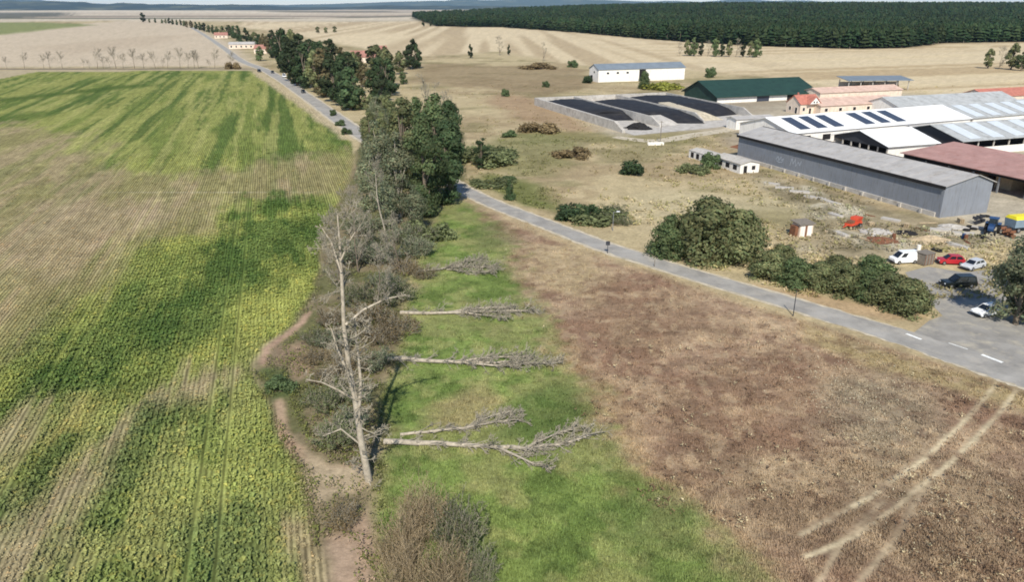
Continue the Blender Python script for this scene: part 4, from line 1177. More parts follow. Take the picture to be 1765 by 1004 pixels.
def grass():
    rng = np.random.default_rng(8)
    n = 90000
    Y = 38 / (1 - rng.random(n) * (1 - 38 / 140.)); X = rng.uniform(-.35, 1.05, n) * Y
    d = poly_sd(X, Y, MEADOW); ok = d > .3
    for tr in TRACKS: ok &= line_d(X, Y, GP(*tr)) > .3 + .25 * rng.random(len(X))
    X, Y = X[ok], Y[ok]; n = len(X)
    C, fm, mm = ground_color(X, Y)
    big = fbm(X / 3, Y / 3, 82, 4)
    Vs, Cs = [], []
    h = rng.uniform(.06, .30, n) * (.4 + 1.2 * big)
    for k in range(4):
        a = rng.random(n) * 6.283; lean = rng.uniform(.3, 1.1, n)
        ox, oy = rng.normal(size=n) * .12, rng.normal(size=n) * .12
        w = rng.uniform(.03, .06, n)
        p0 = np.stack([X + ox - np.sin(a) * w, Y + oy + np.cos(a) * w, np.zeros(n)], -1)
        p1 = np.stack([X + ox + np.sin(a) * w, Y + oy - np.cos(a) * w, np.zeros(n)], -1)
        p2 = np.stack([X + ox + np.cos(a) * h * lean, Y + oy + np.sin(a) * h * lean, h], -1)
        Vs.append(np.stack([p0, p1, p2], 1)); Cs.append(np.repeat((C * ALB * rng.uniform(1.05, 1.55, n)[:, None])[:, None], 3, 1))
    V = np.concatenate(Vs).reshape(-1, 3); Cc = np.clip(np.concatenate(Cs).reshape(-1, 3), 0, .8)
    o = link('meadow_grass', np_mesh('meadow_grass', V, 3, np.arange(len(V)), M['blade'], Cc))
    tag(o, 'rough dry and green grass tufts covering the meadow', 'grass', kind='stuff')
    # weeds and grass under the tree belt and along the soil rim
    BELT = GP((560, 1300), (560, 1004), (545, 890), (500, 760), (440, 662), (432, 630), (510, 560), (545, 500), (556, 400), (610, 300), (620, 235), (800, 230), (800, 330), (745, 400), (700, 480), (700, 560), (660, 690), (650, 830), (660, 1300))
    n = 26000
    Y = 40 / (1 - rng.random(n) * (1 - 40 / 190.)); X = rng.uniform(-.45, 0., n) * Y
    path = np.minimum(line_d(X, Y, GP((480, 690), (505, 735), (530, 790), (560, 820), (620, 815))), line_d(X, Y, GP((446, 632), (455, 605), (505, 572), (540, 540))))
    ok = (poly_sd(X, Y, BELT) > -.5) & (fbm(X / 2, Y / 2, 97, 3) > .42) & (path > .5 + .4 * rng.random(n))
    ok &= (poly_sd(X, Y, GP((525, 770), (570, 800), (645, 812), (660, 900), (660, 1020), (550, 1020), (545, 880))) < 0) | (rng.random(n) < .25)
    X, Y = X[ok], Y[ok]; n = len(X)
    C, fm, mm = ground_color(X, Y)
    C = np.where((rng.random(n) < .45)[:, None], C, lin(124, 128, 72)[None])
    Vs, Cs = [], []
    for k in range(6):
        c = np.stack([X + rng.normal(size=n) * .18, Y + rng.normal(size=n) * .18, rng.uniform(.03, .45, n)], -1)
        Vs.append(c); Cs.append(C * ALB * rng.uniform(.7, 1.5, n)[:, None])
    pts = np.concatenate(Vs); Cc = np.concatenate(Cs)
    V, Cc = leaf_quads(pts, rng.uniform(.05, .15, len(pts)), rng, Cc)
    o = link('belt_weeds', np_mesh('belt_weeds', V, 4, np.arange(len(V)), M['blade'], np.clip(Cc, 0, .8)))
    tag(o, 'weeds and low grass under the tree belt', 'weeds', kind='stuff')
    # dried weed clumps: taller, in patches
    n = 3600
    Y = 40 / (1 - rng.random(n) * (1 - 40 / 125.)); X = rng.uniform(-.3, 1., n) * Y
    pm = fbm(X / 7, Y / 7, 91, 3)
    ok = (poly_sd(X, Y, MEADOW) > 1) & (pm > .5) & (poly_sd(X, Y, GREENSTRIP) < 1.5)
    X, Y = X[ok], Y[ok]; n = len(X)
    Vs, Cs = [], []
    tint = np.where((rng.random(n) < .25)[:, None], lin(206, 190, 152)[None], lin(134, 108, 84)[None])
    for k in range(9):
        a = rng.random(n) * 6.283; r = rng.uniform(.05, .3, n); hh = rng.uniform(.2, .6, n)
        c = np.stack([X + r * np.cos(a), Y + r * np.sin(a), hh], -1)
        Vs.append(c); Cs.append(tint * rng.uniform(.6, 1.3, n)[:, None])
    pts = np.concatenate(Vs); Cc = np.concatenate(Cs)
    V, Cc = leaf_quads(pts, rng.uniform(.05, .13, len(pts)), rng, Cc)
    o = link('dry_weeds', np_mesh('dry_weeds', V, 4, np.arange(len(V)), M['blade'], np.clip(Cc, 0, .8)))
    tag(o, 'clumps of brown dried weeds on the meadow', 'weeds', kind='stuff')
    # pale bits of straw and stone on the trampled patches
    n = 5200
    c0 = np.array([G(1470, 700), G(1620, 880), G(1500, 640), G(1300, 620)])[rng.choice(4, n, p=[.5, .25, .15, .1])]
    pts = np.concatenate([c0 + rng.normal(size=(n, 2)) * np.array([3.6, 4.5]), rng.uniform(.05, .3, n)[:, None]], 1)
    ok = (poly_sd(pts[:, 0], pts[:, 1], MEADOW) > 1) & (fbm(pts[:, 0] / 1.5, pts[:, 1] / 1.5, 107, 3) > .47)
    pts = pts[ok]
    tint = np.where((rng.random(len(pts)) < .5)[:, None], lin(216, 206, 176)[None], lin(96, 84, 66)[None])
    V, Cc = leaf_quads(pts, rng.uniform(.04, .13, len(pts)), rng, tint, asp=.35)
    o = link('straw_litter', np_mesh('straw_litter', V, 4, np.arange(len(V)), M['blade'], Cc))
    tag(o, 'pale straw and stalk litter on the brown meadow', 'straw', kind='stuff')
    # pasture scrub tufts beyond the road
    n = 10000
    Y = 100 / (1 - rng.random(n) * (1 - 100 / 420.)); X = rng.uniform(-.2, .75, n) * Y
    ok = (poly_sd(X, Y, MEADOW) < -7) & (line_d(X, Y, ROADPTS) > 4) & (poly_sd(X, Y, FIELD) < -6) & (fbm(X / 16, Y / 16, 93, 3) > .47)
    farm = poly_sd(X, Y, GP((1265, 225), (1250, 262), (1640, 395), (1765, 420), (2100, 450), (2100, 190), (1765, 185), (1560, 160), (1420, 150), (1190, 165), (935, 165), (1060, 240), (1180, 235)))
    ok &= farm < 0
    X, Y = X[ok], Y[ok]; n = len(X)
    C, _, _ = ground_color(X, Y)
    tint = np.where((rng.random(n) < .5)[:, None], C * 1.2, C * np.array([.9, .98, .74])[None])
    Vs, Cs = [], []
    for k in range(7):
        c = np.stack([X + rng.normal(size=n) * .35, Y + rng.normal(size=n) * .35, rng.uniform(.05, .5, n)], -1)
        Vs.append(c); Cs.append(tint * rng.uniform(.7, 1.3, n)[:, None])
    pts = np.concatenate(Vs); Cc = np.concatenate(Cs) * ALB
    V, Cc = leaf_quads(pts, rng.uniform(.12, .32, len(pts)), rng, Cc)
    o = link('pasture_scrub', np_mesh('pasture_scrub', V, 4, np.arange(len(V)), M['blade'], np.clip(Cc, 0, .8)))
    tag(o, 'low scrubby tufts over the dry pasture beyond the road', 'scrub', kind='stuff')
grass()
# ------------------------------------------------------------------ farm buildings
TH = math.atan2(.34, .94)          # all sheds share this bearing: local x runs right and away, local y left and away

def gable(e, Lx, Ly, eave, ridge, wall, roof, axis='x', split=.5, over=.35, thick=.12, skip=(), wall_t=.2, trim=None):
    """walls and a two-slope roof on an Empty; axis = direction of the ridge"""
    def pt(a, b, z): return (a, b, z) if axis == 'x' else (b, a, z)
    LA, LB = (Lx, Ly) if axis == 'x' else (Ly, Lx)      # along ridge, across
    rb = LB * split
    w = wall_t
    def wallbox(a0, a1, b0, b1, prof=None):
        mb = MB()
        if prof is None:
            p = [pt(a0, b0, 0), pt(a1, b0, 0), pt(a1, b1, 0), pt(a0, b1, 0), pt(a0, b0, eave), pt(a1, b0, eave), pt(a1, b1, eave), pt(a0, b1, eave)]
            mb.hexa(p)
        else:
            n = len(mb.v)
            for a in (a0, a1):
                mb.v += [pt(a, b, z) for b, z in prof]
            k = len(prof)
            mb.f.append(tuple(range(k))); mb.f.append(tuple(range(k, 2 * k)))
            for i in range(k): mb.f.append((i, (i + 1) % k, k + (i + 1) % k, k + i))
        return mb
    if 'front' not in skip: wallbox(w, LA - w, 0, w).build('wall', wall, e)
    if 'back' not in skip: wallbox(w, LA - w, LB - w, LB).build('wall', wall, e)
    prof = [(0, 0), (LB, 0), (LB, eave), (rb, ridge - .02), (0, eave)]
    if 'start' not in skip: wallbox(0, w, 0, 0, prof).build('gable_wall', wall, e)
    if 'end' not in skip: wallbox(LA - w, LA, 0, 0, prof).build('gable_wall', wall, e)
    for b0, b1, s in ((-over, rb, 0), (rb, LB + over, 1)):
        sl = (ridge - eave) / (rb if s == 0 else LB - rb)
        if s == 0: z0, z1 = eave - over * sl, ridge
        else: z0, z1 = ridge, eave - over * sl
        g = .04
        MB().hexa([pt(-over, b0, z0 + g), pt(LA + over, b0, z0 + g), pt(LA + over, b1, z1 + g), pt(-over, b1, z1 + g),
                   pt(-over, b0, z0 + g + thick), pt(LA + over, b0, z0 + g + thick), pt(LA + over, b1, z1 + g + thick), pt(-over, b1, z1 + g + thick)]).build('roof_slope', roof, e)
    z = ridge + .04 + thick
    MB().hexa([pt(-over, rb - .2, z - .06), pt(LA + over, rb - .2, z - .06), pt(LA + over, rb + .2, z - .06), pt(-over, rb + .2, z - .06),
               pt(-over, rb - .05, z + .07), pt(LA + over, rb - .05, z + .07), pt(LA + over, rb + .05, z + .07), pt(-over, rb + .05, z + .07)]).build('ridge_cap', trim or roof, e)
    if trim:
        MB().hexa([pt(-over - .03, -over - .05, eave - .55), pt(LA + over + .03, -over - .05, eave - .55), pt(LA + over + .03, -over - .003, eave - .55), pt(-over - .03, -over - .003, eave - .55),
                   pt(-over - .03, -over - .05, eave + .1), pt(LA + over + .03, -over - .05, eave + .1), pt(LA + over + .03, -over - .003, eave + .1), pt(-over - .03, -over - .003, eave + .1)]).build('eave_strip', trim, e)

def opening(e, face, a0, a1, z0, z1, name='window', mat=None, frame=True, L=0, depth=.06):
    """door or window set proud of a wall: face 'y0' (front, along x) or 'x0' (left, along y)"""
    m = mat or M['glass']
    def B(mb, u0, u1, w0, w1, d0, d1):
        return mb.box(u0, u1, d0, d1, w0, w1) if face[0] == 'y' else mb.box(d0, d1, u0, u1, w0, w1)
    o0, o1 = L - depth, L - .004
    p = B(MB(), a0, a1, z0, z1, o0 + .025, o1).build(name, m, e)
    if frame:
        f = MB(); t = .1
        B(f, a0 - t, a0 - .002, z0 - t, z1 + t, o0, o1); B(f, a1 + .002, a1 + t, z0 - t, z1 + t, o0, o1)
        B(f, a0, a1, z1 + .002, z1 + t, o0, o1); B(f, a0, a1, z0 - t, z0 - .002, o0, o1)
        f.build('frame', M['white_wall'], p)
    return p

def site(name, px, py, label, cat='barn', z=0, dx=0, dy=0, rot=TH, group=None):
    x, y = G(px, py, z)
    c, s = math.cos(rot), math.sin(rot)
    e = empty(name, (x + dx * c - dy * s, y + dx * s + dy * c, 0), rot)
    tag(e, label, cat, group)
    return e

def grey_barn():
    e = site('barn', 1619, 376, 'long windowless grey metal clad barn with pale low roof')
    gable(e, 12.5, 66, 6.3, 8.0, M['clad'], M['grey_roof'], 'y', .62, .45, .14, trim=M['dark'])  # dark trim: ridge cap and a strip just below the eave line
    MB().box(-.35, -.03, 1, 66, 0, .9).build('plinth', M['concrete'], e)
    for k in range(12):
        MB().box(-.62, -.36, 4 + k * 5.2, 4.5 + k * 5.2, 0, 1.0).build('buttress', M['concrete'], e)
    for k in range(1, 11):      # cladding joints
        MB().box(-.03, -.004, k * 6 - .04, k * 6 + .04, .95, 6.1).build('joint_strip', M['clad'], e)
    for k in range(1, 3):
        MB().box(k * 4.1 - .03, k * 4.1 + .03, -.03, -.004, .1, 6.6).build('joint_strip', M['clad'], e)
    for k in range(1, 22):
        y = k * 3.0; sl = (8.0 - 6.3) / (12.5 * .62)
        MB().hexa([(-.4, y - .03, 6.3 - .4 * sl + .185), (-.4, y + .03, 6.3 - .4 * sl + .185), (7.5, y + .03, 6.3 + 7.5 * sl + .185), (7.5, y - .03, 6.3 + 7.5 * sl + .185),
                   (-.4, y - .03, 6.3 - .4 * sl + .24), (-.4, y + .03, 6.3 - .4 * sl + .24), (7.5, y + .03, 6.3 + 7.5 * sl + .24), (7.5, y - .03, 6.3 + 7.5 * sl + .24)]).build('roof_joint', M['grey_roof'], e)
    # loose spray-painted scrawl on the long side
    g = [[(0, 2.6), (.7, 3.5), (1.1, 2.5), (1.9, 3.6), (2.0, 2.7), (2.9, 3.3), (2.4, 2.3), (1.2, 2.1), (.3, 2.4)],
         [(5.4, 2.0), (5.9, 3.9), (6.5, 2.6), (7.2, 4.0), (7.5, 2.2), (8.3, 3.4), (8.9, 2.6), (9.3, 3.8)]]
    for i, st in enumerate(g):
        mb = MB()
        for (a, z0), (b, z1) in zip(st[:-1], st[1:]):
            dy, dz = b - a, z1 - z0; l = math.hypot(dy, dz); ny, nz = -dz / l * .09, dy / l * .09
            y0 = 50.
            mb.poly([(-.012 - i * .001, y0 - a - ny, z0 + nz), (-.012 - i * .001, y0 - b - ny, z1 + nz), (-.012 - i * .001, y0 - b + ny, z1 - nz), (-.012 - i * .001, y0 - a + ny, z0 - nz)])
        mb.build('graffiti_stroke', M['graffiti_paint'], e)
grey_barn()

def white_barn():
    e = site('barn', 1031, 142, 'long white barn with blue grey roof behind the silage bunkers')
    gable(e, 54, 11.5, 6.6, 9.0, M['white_wall'], M['blue_roof'], 'x', .5, .4, .2)
    opening(e, 'y0', 25, 29, 0, 6.2, 'door', M['dark'], False)
    for k in range(3): opening(e, 'y0', 5 + k * 6, 6.4 + k * 6, 4.2, 5.2, 'window')
    opening(e, 'x0', 4.2, 6.0, 4.6, 5.6, 'window'); opening(e, 'x0', 7.2, 9.6, 0, 3.2, 'door', M['dark'], False)
white_barn()

def green_barn():
    e = site('barn', 1243, 178, 'wide barn with dark green roof and white front wall', dx=-2)
    gable(e, 52, 26, 2.8, 8.0, M['white_wall'], M['green_roof'], 'x', .55, 1.2, .25)
    opening(e, 'y0', 20, 26.5, 0, 2.5, 'door', M['panel'], True)
    opening(e, 'y0', 36, 41, 0, 2.4, 'door', M['dark'], False)
    MB().hexa([(-.3, .3, .6), (-.3, 25.7, .6), (-.06, 25.7, .6), (-.06, .3, .6), (-.3, .3, 2.7), (-.3, 25.7, 2.7), (-.06, 25.7, 2.7), (-.06, .3, 2.7)]).build('gable_cladding', M['green_roof'], e)
    MB().prism([(.3, 2.703), (25.7, 2.703), (14.3, 7.8)], -.3, -.06, 'x').build('gable_cladding', M['green_roof'], e)
green_barn()

def open_shed():
    e = site('shed', 1440, 152, 'open sided shed with blue grey roof at the stubble edge', 'shed', dx=0, dy=-12, rot=TH - .25)
    for k in range(6):
        for y in (0, 9): MB().box(k * 6.2, k * 6.2 + .35, y, y + .35, 0, 4.6).build('post', M['concrete'], e)
    MB().box(0, 31.5, 9.4, 9.6, 0, 3.4).build('back_wall', M['cream_wall'], e)
    MB().hexa([(-1, -1, 4.64), (33, -1, 4.64), (33, 11, 5.9), (-1, 11, 5.9), (-1, -1, 4.84), (33, -1, 4.84), (33, 11, 6.1), (-1, 11, 6.1)]).build('roof', M['blue_roof'], e)
    for k in range(4): MB().box(2 + k * 7.2, 7 + k * 7.2, 4, 7.5, 0, 1.9 + .4 * (k % 2)).build('bale_stack', M['wood'], e)
open_shed()

def house():
    e = site('house', 1378, 197, 'small pink farmhouse with red tiled gable roof', 'house')
    gable(e, 9.5, 8.0, 3.8, 6.6, M['cream_wall'], M['tile_roof'], 'x', .5, .35, .15)
    opening(e, 'y0', 1.2, 2.2, 1.2, 2.4); opening(e, 'y0', 4.2, 5.2, 0.02, 2.1, 'door', M['dark']); opening(e, 'y0', 6.8, 7.8, 1.2, 2.4)
    opening(e, 'x0', 1.6, 2.8, .02, 2.3, 'door', M['dark']); opening(e, 'x0', 5.2, 6.4, 1.1, 2.4)
    # cross gable
    MB().prism([(3.0, 3.8), (8.2, 3.8), (5.6, 6.3)], -1.4, -.03).build('dormer_wall', M['white_wall'], e)
    MB().hexa([(2.6, -1.7, 3.62), (5.6, -1.7, 6.42), (5.6, 3.4, 6.42), (2.6, 3.4, 3.62), (2.6, -1.7, 3.8), (5.6, -1.7, 6.6), (5.6, 3.4, 6.6), (2.6, 3.4, 3.8)]).build('roof_slope', M['tile_roof'], e)
    MB().hexa([(5.603, -1.7, 6.42), (8.6, -1.7, 3.62), (8.6, 3.4, 3.62), (5.603, 3.4, 6.42), (5.603, -1.7, 6.6), (8.6, -1.7, 3.8), (8.6, 3.4, 3.8), (5.603, 3.4, 6.6)]).build('roof_slope', M['tile_roof'], e)
    for x in (4.7, 6.0): opening(e, 'y0', x, x + .6, 4.2, 4.8, 'window', L=-1.4)
    MB().box(2.0, 2.5, 4.6, 5.1, 5.5, 7.6).build('chimney', M['tile_roof'], e)
house()
def annex(px, py, Lx, Ly, ev, ri, wall, roof, label, dx=0, dy=0, cat='shed', rot=TH, wins=0, split=.5, name='shed', dark=False):
    e = site(name, px, py, label, cat, dx=dx, dy=dy, rot=rot)
    gable(e, Lx, Ly, ev, ri, M[wall], M[roof], 'x', split, .4, .15)
    for k in range(wins):
        a = 2 + k * (Lx - 4) / max(1, wins)
        opening(e, 'y0', a, a + 1.4, 1.0, 2.2, 'window', M['dark'])
    return e
annex(1420, 198, 38, 13, 3.2, 5.2, 'cream_wall', 'pink_roof', 'long low pink roofed stable beside the farmhouse', dx=-1, dy=1, wins=5)
annex(1405, 176, 46, 11, 3.4, 5.0, 'cream_wall', 'pink_roof', 'pale pink roofed shed behind the long pink stable', dx=4, dy=2)
annex(1545, 200, 62, 16, 3.4, 6.0, 'white_wall', 'fibre_roof', 'long grey roofed stable behind the solar barn', wins=4)
annex(1700, 182, 44, 13, 3.2, 5.6, 'cream_wall', 'tile_roof', 'red roofed shed at the right edge of the stubble', dx=2, dy=2)
annex(1268, 224, 15, 5.5, 3.4, 3.9, 'white_wall', 'grey_roof', 'low white shed at the left end of the solar barn', dx=0, dy=0)

def solar_barn():
    rot = TH + .075
    e = site('barn', 1366, 230, 'long white roofed barn carrying six dark solar arrays', z=4, rot=rot)
    Lx, W, ev, ri = 77., 23., 4.0, 7.0
    gable(e, Lx, W, ev, ri, M['white_wall'], M['white_roof'], 'x', .5, .5, .14)
    sl = (ri - ev) / (W / 2)
    ang = math.atan(sl); cz, sz = math.cos(ang), math.sin(ang)
    for k, x in enumerate((4.5, 11.3, 18.1, 31, 37.8, 44.6)):
        mb = MB()
        for i in range(3):
            for j in range(6):
                x0 = x + i * 1.32; d0 = 1.6 + j * 1.5
                q = []
                for hh in (.22, .27):
                    for xx, d in ((x0, d0), (x0 + 1.27, d0), (x0 + 1.27, d0 + 1.44), (x0, d0 + 1.44)):
                        q.append((xx, d * cz - hh * sz, ev + d * sz + hh * cz + .05))
                mb.hexa(q)
        o = mb.build('solar_array', M['panel'], e)
        o['kind'] = 'stuff'
    for k in range(9):
        a = 4 + k * 8
        opening(e, 'y0', a, a + 3.2, 1.3, 3.0, 'window', M['dark'])
    e2 = site('barn', 1366, 230, 'grey barn with pale skylight strips joined to the white solar roof', z=4, rot=rot, dx=Lx + 1.2)
    gable(e2, 52, W, ev, ri, M['white_wall'], M['fibre_roof'], 'x', .5, .5, .14)
    for k in range(6):
        x0 = 2 + k * 8.3
        q = []
        for hh in (.2, .24):
            for xx, d in ((x0, .6), (x0 + 4.6, .6), (x0 + 4.6, 10.6), (x0, 10.6)):
                q.append((xx, d * cz - hh * sz, ev + d * sz + hh * cz + .03))
        MB().hexa(q).build('skylight', M['skylight'], e2)
solar_barn()

def cross_barn():
    e = site('barn', 1531, 252, 'white roofed cattle barn with open dark gable side behind the grey barn', z=4.0)
    Lx, Ly = 17., 20.
    ev, ri = 4., 6.6
    gable(e, Lx, Ly, ev, ri, M['white_wall'], M['white_roof'], 'x', .5, .8, .14, skip=('start',))
    # open gable: low wall, posts, dark cladding in the triangle
    MB().box(.0, .2, 0, Ly, 0, 1.1).build('low_wall', M['white_wall'], e)
    for k in range(7):
        y = k * (Ly - .4) / 6
        MB().box(.0, .22, y, y + .4, 1.103, 3.3).build('post', M['concrete'], e)
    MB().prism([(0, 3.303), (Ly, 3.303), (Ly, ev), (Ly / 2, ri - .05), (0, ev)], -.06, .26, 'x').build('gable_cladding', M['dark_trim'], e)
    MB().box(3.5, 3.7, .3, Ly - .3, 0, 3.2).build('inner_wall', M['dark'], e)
    e = site('shed', 1600, 250, 'light grey roofed shed between the white barns', 'shed', dx=-1)
    gable(e, 17, 12, 3.0, 4.6, M['white_wall'], M['grey_roof'], 'x', .6, .3, .14)
    for y in (1.2, 3.0): opening(e, 'y0', 9 + y, 10.3 + y, .9, 2.3, 'window', M['panel'])
cross_barn()

def grey_shed():
    e = site('shed', 1660, 243, 'grey shed with pale roof strips and a dark open bay', 'shed', z=4.2)
    Lx, Ly, ev, ri = 48., 22., 4.2, 7.0
    gable(e, Lx, Ly, ev, ri, M['white_wall'], M['fibre_roof'], 'x', .5, .8, .14, skip=('front', 'start'))
    sl = (ri - ev) / (Ly / 2); ang = math.atan(sl); cz, sz = math.cos(ang), math.sin(ang)
    for k in range(5):
        x0 = 3 + k * 8.6; q = []
        for hh in (.2, .24):
            for xx, d in ((x0, .4), (x0 + 4.4, .4), (x0 + 4.4, 10.8), (x0, 10.8)):
                q.append((xx, d * cz - hh * sz, ev + d * sz + hh * cz + .03))
        MB().hexa(q).build('skylight', M['skylight'], e)
    MB().box(0.3, Lx - .3, .0, .2, 0, 2.0).build('low_wall', M['white_wall'], e)
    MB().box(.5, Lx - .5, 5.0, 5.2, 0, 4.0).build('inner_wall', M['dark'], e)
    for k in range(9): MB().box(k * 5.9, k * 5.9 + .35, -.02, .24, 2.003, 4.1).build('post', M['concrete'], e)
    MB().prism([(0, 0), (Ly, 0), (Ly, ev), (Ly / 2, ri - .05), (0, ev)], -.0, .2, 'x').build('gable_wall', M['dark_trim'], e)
grey_shed()

def red_shed():
    e = site('shed', 1628, 280, 'open machine shed with rusty red roof beside the grey barn', 'shed', z=4.2, dy=12)
    L, W = 56., 17.
    MB().hexa([(-.6, -L, 4.24), (W, -L, 6.0), (W, .8, 6.0), (-.6, .8, 4.24), (-.6, -L, 4.4), (W, -L, 6.16), (W, .8, 6.16), (-.6, .8, 4.4)]).build('roof', M['red_roof'], e)
    for k in range(9): MB().box(0, .3, -k * 6.6 - .3, -k * 6.6, 0, 4.2).build('post', M['metal_grey'], e)
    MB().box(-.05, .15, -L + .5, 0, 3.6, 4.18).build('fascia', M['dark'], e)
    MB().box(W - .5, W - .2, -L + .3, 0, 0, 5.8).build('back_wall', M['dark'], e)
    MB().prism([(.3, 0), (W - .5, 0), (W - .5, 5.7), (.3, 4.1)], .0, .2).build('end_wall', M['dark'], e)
    for k in range(5): MB().box(5, 9, -8 - k * 9, -4 - k * 9, 0, 1.6 + .5 * (k % 3)).build('bale_stack', M['wood'], e)
red_shed()

def ruin():
    e = site('ruin', 1275, 300, 'nearer half of the small white ruin left of the grey barn', 'ruin')
    gable(e, 5.6, 11, 2.4, 3.0, M['white_wall'], M['concrete'], 'y', .5, .3, .12)
    opening(e, 'y0', 1.0, 2.0, 0.02, 1.9, 'door', M['dark'], False); opening(e, 'y0', 3.4, 4.4, .8, 1.8, 'window', M['dark'], False)
    for k in range(3): opening(e, 'x0', 1.4 + k * 3.1, 3.0 + k * 3.1, .7, 1.9, 'window', M['dark'], False)
    e = site('ruin', 1275, 300, 'lower farther half of the white ruin with a row of gaps', 'ruin', dy=12.2)
    gable(e, 4.8, 11, 2.0, 2.4, M['white_wall'], M['concrete'], 'y', .5, .1, .1)
    for k in range(4): opening(e, 'x0', .8 + k * 2.6, 2.2 + k * 2.6, .3, 1.7, 'window', M['dark'], False)
ruin()

def hut():
    e = site('hut', 1377, 410, 'tiny cream hut with two white doors before the hedge', 'hut')
    MB().box(0, 2.9, 0, 2.2, 0, 2.3).build('wall', M['cream_wall'], e)
    MB().hexa([(-.3, -.3, 2.32), (3.2, -.3, 2.32), (3.2, 2.5, 2.6), (-.3, 2.5, 2.6), (-.3, -.3, 2.46), (3.2, -.3, 2.46), (3.2, 2.5, 2.74), (-.3, 2.5, 2.74)]).build('roof', M['pole_wood'], e)
    for x in (.2, 1.7): opening(e, 'y0', x, x + .9, .05, 2.0, 'door', M['white_wall'], False)
    opening(e, 'y0', 1.2, 1.6, .05, 2.1, 'door_gap', M['rust'], False)
    MB().box(-.7, -.02, .4, 1.8, 0, 2.0).build('lean_to', M['rust'], e)
hut()

# silage bunkers: concrete walls, sloping black sheets
def bunkers():
    e = site('silage_bunker', 1076, 229, 'three bay concrete silage bunker under black plastic sheets', 'bunker')
    Lb = 78.; xs = (0., 17., 37., 62.)
    for k, x in enumerate(xs):
        l0 = (0, 6, 10, 16)[k]
        h = 3.0
        MB().prism([(l0, 0), (Lb, 0), (Lb, h), (l0 + 6, h), (l0, .8)], x - .3 - (.5 if k == 0 else 0), x + .3, 'x').build('side_wall', M['concrete'], e)
    MB().box(-.8, 62.3, Lb + .003, Lb + .6, 0, 3.1).build('end_wall', M['concrete'], e)
    MB().poly([(.4, -6, .05), (62, 4, .05), (62, Lb, .05), (.4, Lb, .05)]).build('floor_slab', M['concrete'], e)
    rng = np.random.default_rng(4)
    for k, (x0, x1, l0, l1) in enumerate(((.5, 16.5, 22, 77), (17.5, 36.5, 12, 70), (37.5, 61.5, 26, 77))):
        n, m_ = 14, 26
        V = []; 
        for j in range(m_):
            t = j / (m_ - 1); y = l0 + (l1 - l0) * t
            for i in range(n):
                s = i / (n - 1)
                z = (2.6 + .7 * math.sin(math.pi * s)) * min(1, t / .22) ** .7 * (1 - .5 * max(0, (t - .85) / .15))
                yy = y + (3.5 * math.sin(s * 2.6 + k * 1.7) if j < 4 else 0)
                V.append((x0 + (x1 - x0) * s, yy, max(.08, z + rng.normal() * .06)))
        idx = []
        for j in range(m_ - 1):
            for i in range(n - 1):
                a = j * n + i; idx += [a, a + 1, a + n + 1, a + n]
        link('black_sheet', np_mesh('sheet%d' % k, np.array(V), 4, idx, M['tarp'], None, True), e)
    # bare silage face slopes
    MB().hexa([(18, 8, .1), (26, 8, .1), (26, 20, .1), (18, 20, .1), (19, 12, 1.4), (25, 12, 1.4), (25, 20, 2.2), (19, 20, 2.2)]).build('silage_face', M['concrete'], e)
    MB().hexa([(37.6, 14, .1), (48, 14, .1), (46, 40, .1), (37.6, 40, .1), (38, 20, 2.2), (44, 20, 2.2), (43, 44, 3.4), (38, 44, 3.4)]).build('silage_face', M['gravel'], e)
bunkers()
def heap(px, py, r, h, mat, label, cat='heap', name='heap', seed=1):
    rng = np.random.default_rng(seed)
    x, y = G(px, py); n, m_ = 16, 6
    V = [(0, 0, h)]
    for j in range(1, m_ + 1):
        t = j / m_
        for i in range(n):
            a = 2 * math.pi * i / n
            q = r * t * (1 + .15 * rng.normal() * (t > .3))
            V.append((q * math.cos(a) * 1.4, q * math.sin(a), max(-.05, h * (1 - t ** 1.4) + rng.normal() * .08 * h * (t < 1))))
    F_ = [(0, 1 + i, 1 + (i + 1) % n) for i in range(n)]
    for j in range(m_ - 1):
        for i in range(n):
            a = 1 + j * n + i; b = 1 + j * n + (i + 1) % n
            F_.append((a, a + n, b + n, b))
    mb = MB(); mb.v = V; mb.f = F_
    o = mb.build(name, M[mat], None, (x, y, 0))
    tag(o, label, cat)
heap(1100, 222, 3.6, 2.2, 'dark', 'dark heap at the mouth of the silage bunker', seed=2)
heap(1288, 255, 3.0, 1.2, 'rust', 'reddish rubble heap left of the grey barn end', seed=3)
heap(1605, 415, 2.6, .9, 'wood', 'pinkish heap of boards in the littered yard', seed=4)
heap(1510, 400, 2.4, .5, 'concrete', 'low pale rubble heap in the littered yard', seed=5)
heap(1520, 415, 2.0, .6, 'rust', 'low rusty scrap heap behind the hedge', seed=6)
heap(1560, 402, 1.6, .5, 'dark', 'small dark scrap heap in the yard', seed=7)
heap(1640, 392, 2.0, .6, 'concrete', 'whitish rubble heap beside the barn corner', seed=8)
def slabs():
    for k, (px, py, l) in enumerate(((1330, 318, 3.5), (1352, 325, 4), (1378, 332, 4.2), (1404, 342, 4.5), (1432, 350, 4.5), (1440, 372, 3.0), (1535, 380, 3.4), (1620, 398, 3.4), (1660, 404, 3.6), (1690, 395, 3.0), (1650, 425, 4.0), (1450, 405, 3.))):
        x, y = G(px, py)
        e = MB().box(-l / 2, l / 2, -.6, .6, 0, .35).build('concrete_block', M['concrete'], None, (x, y, 0))
        e.rotation_euler = (0, 0, TH - 1.1 + .5 * math.sin(k * 7.3))
        tag(e, 'loose pale concrete block lying on the ground near the grey barn', 'block', 'loose blocks beside the grey barn')
slabs()

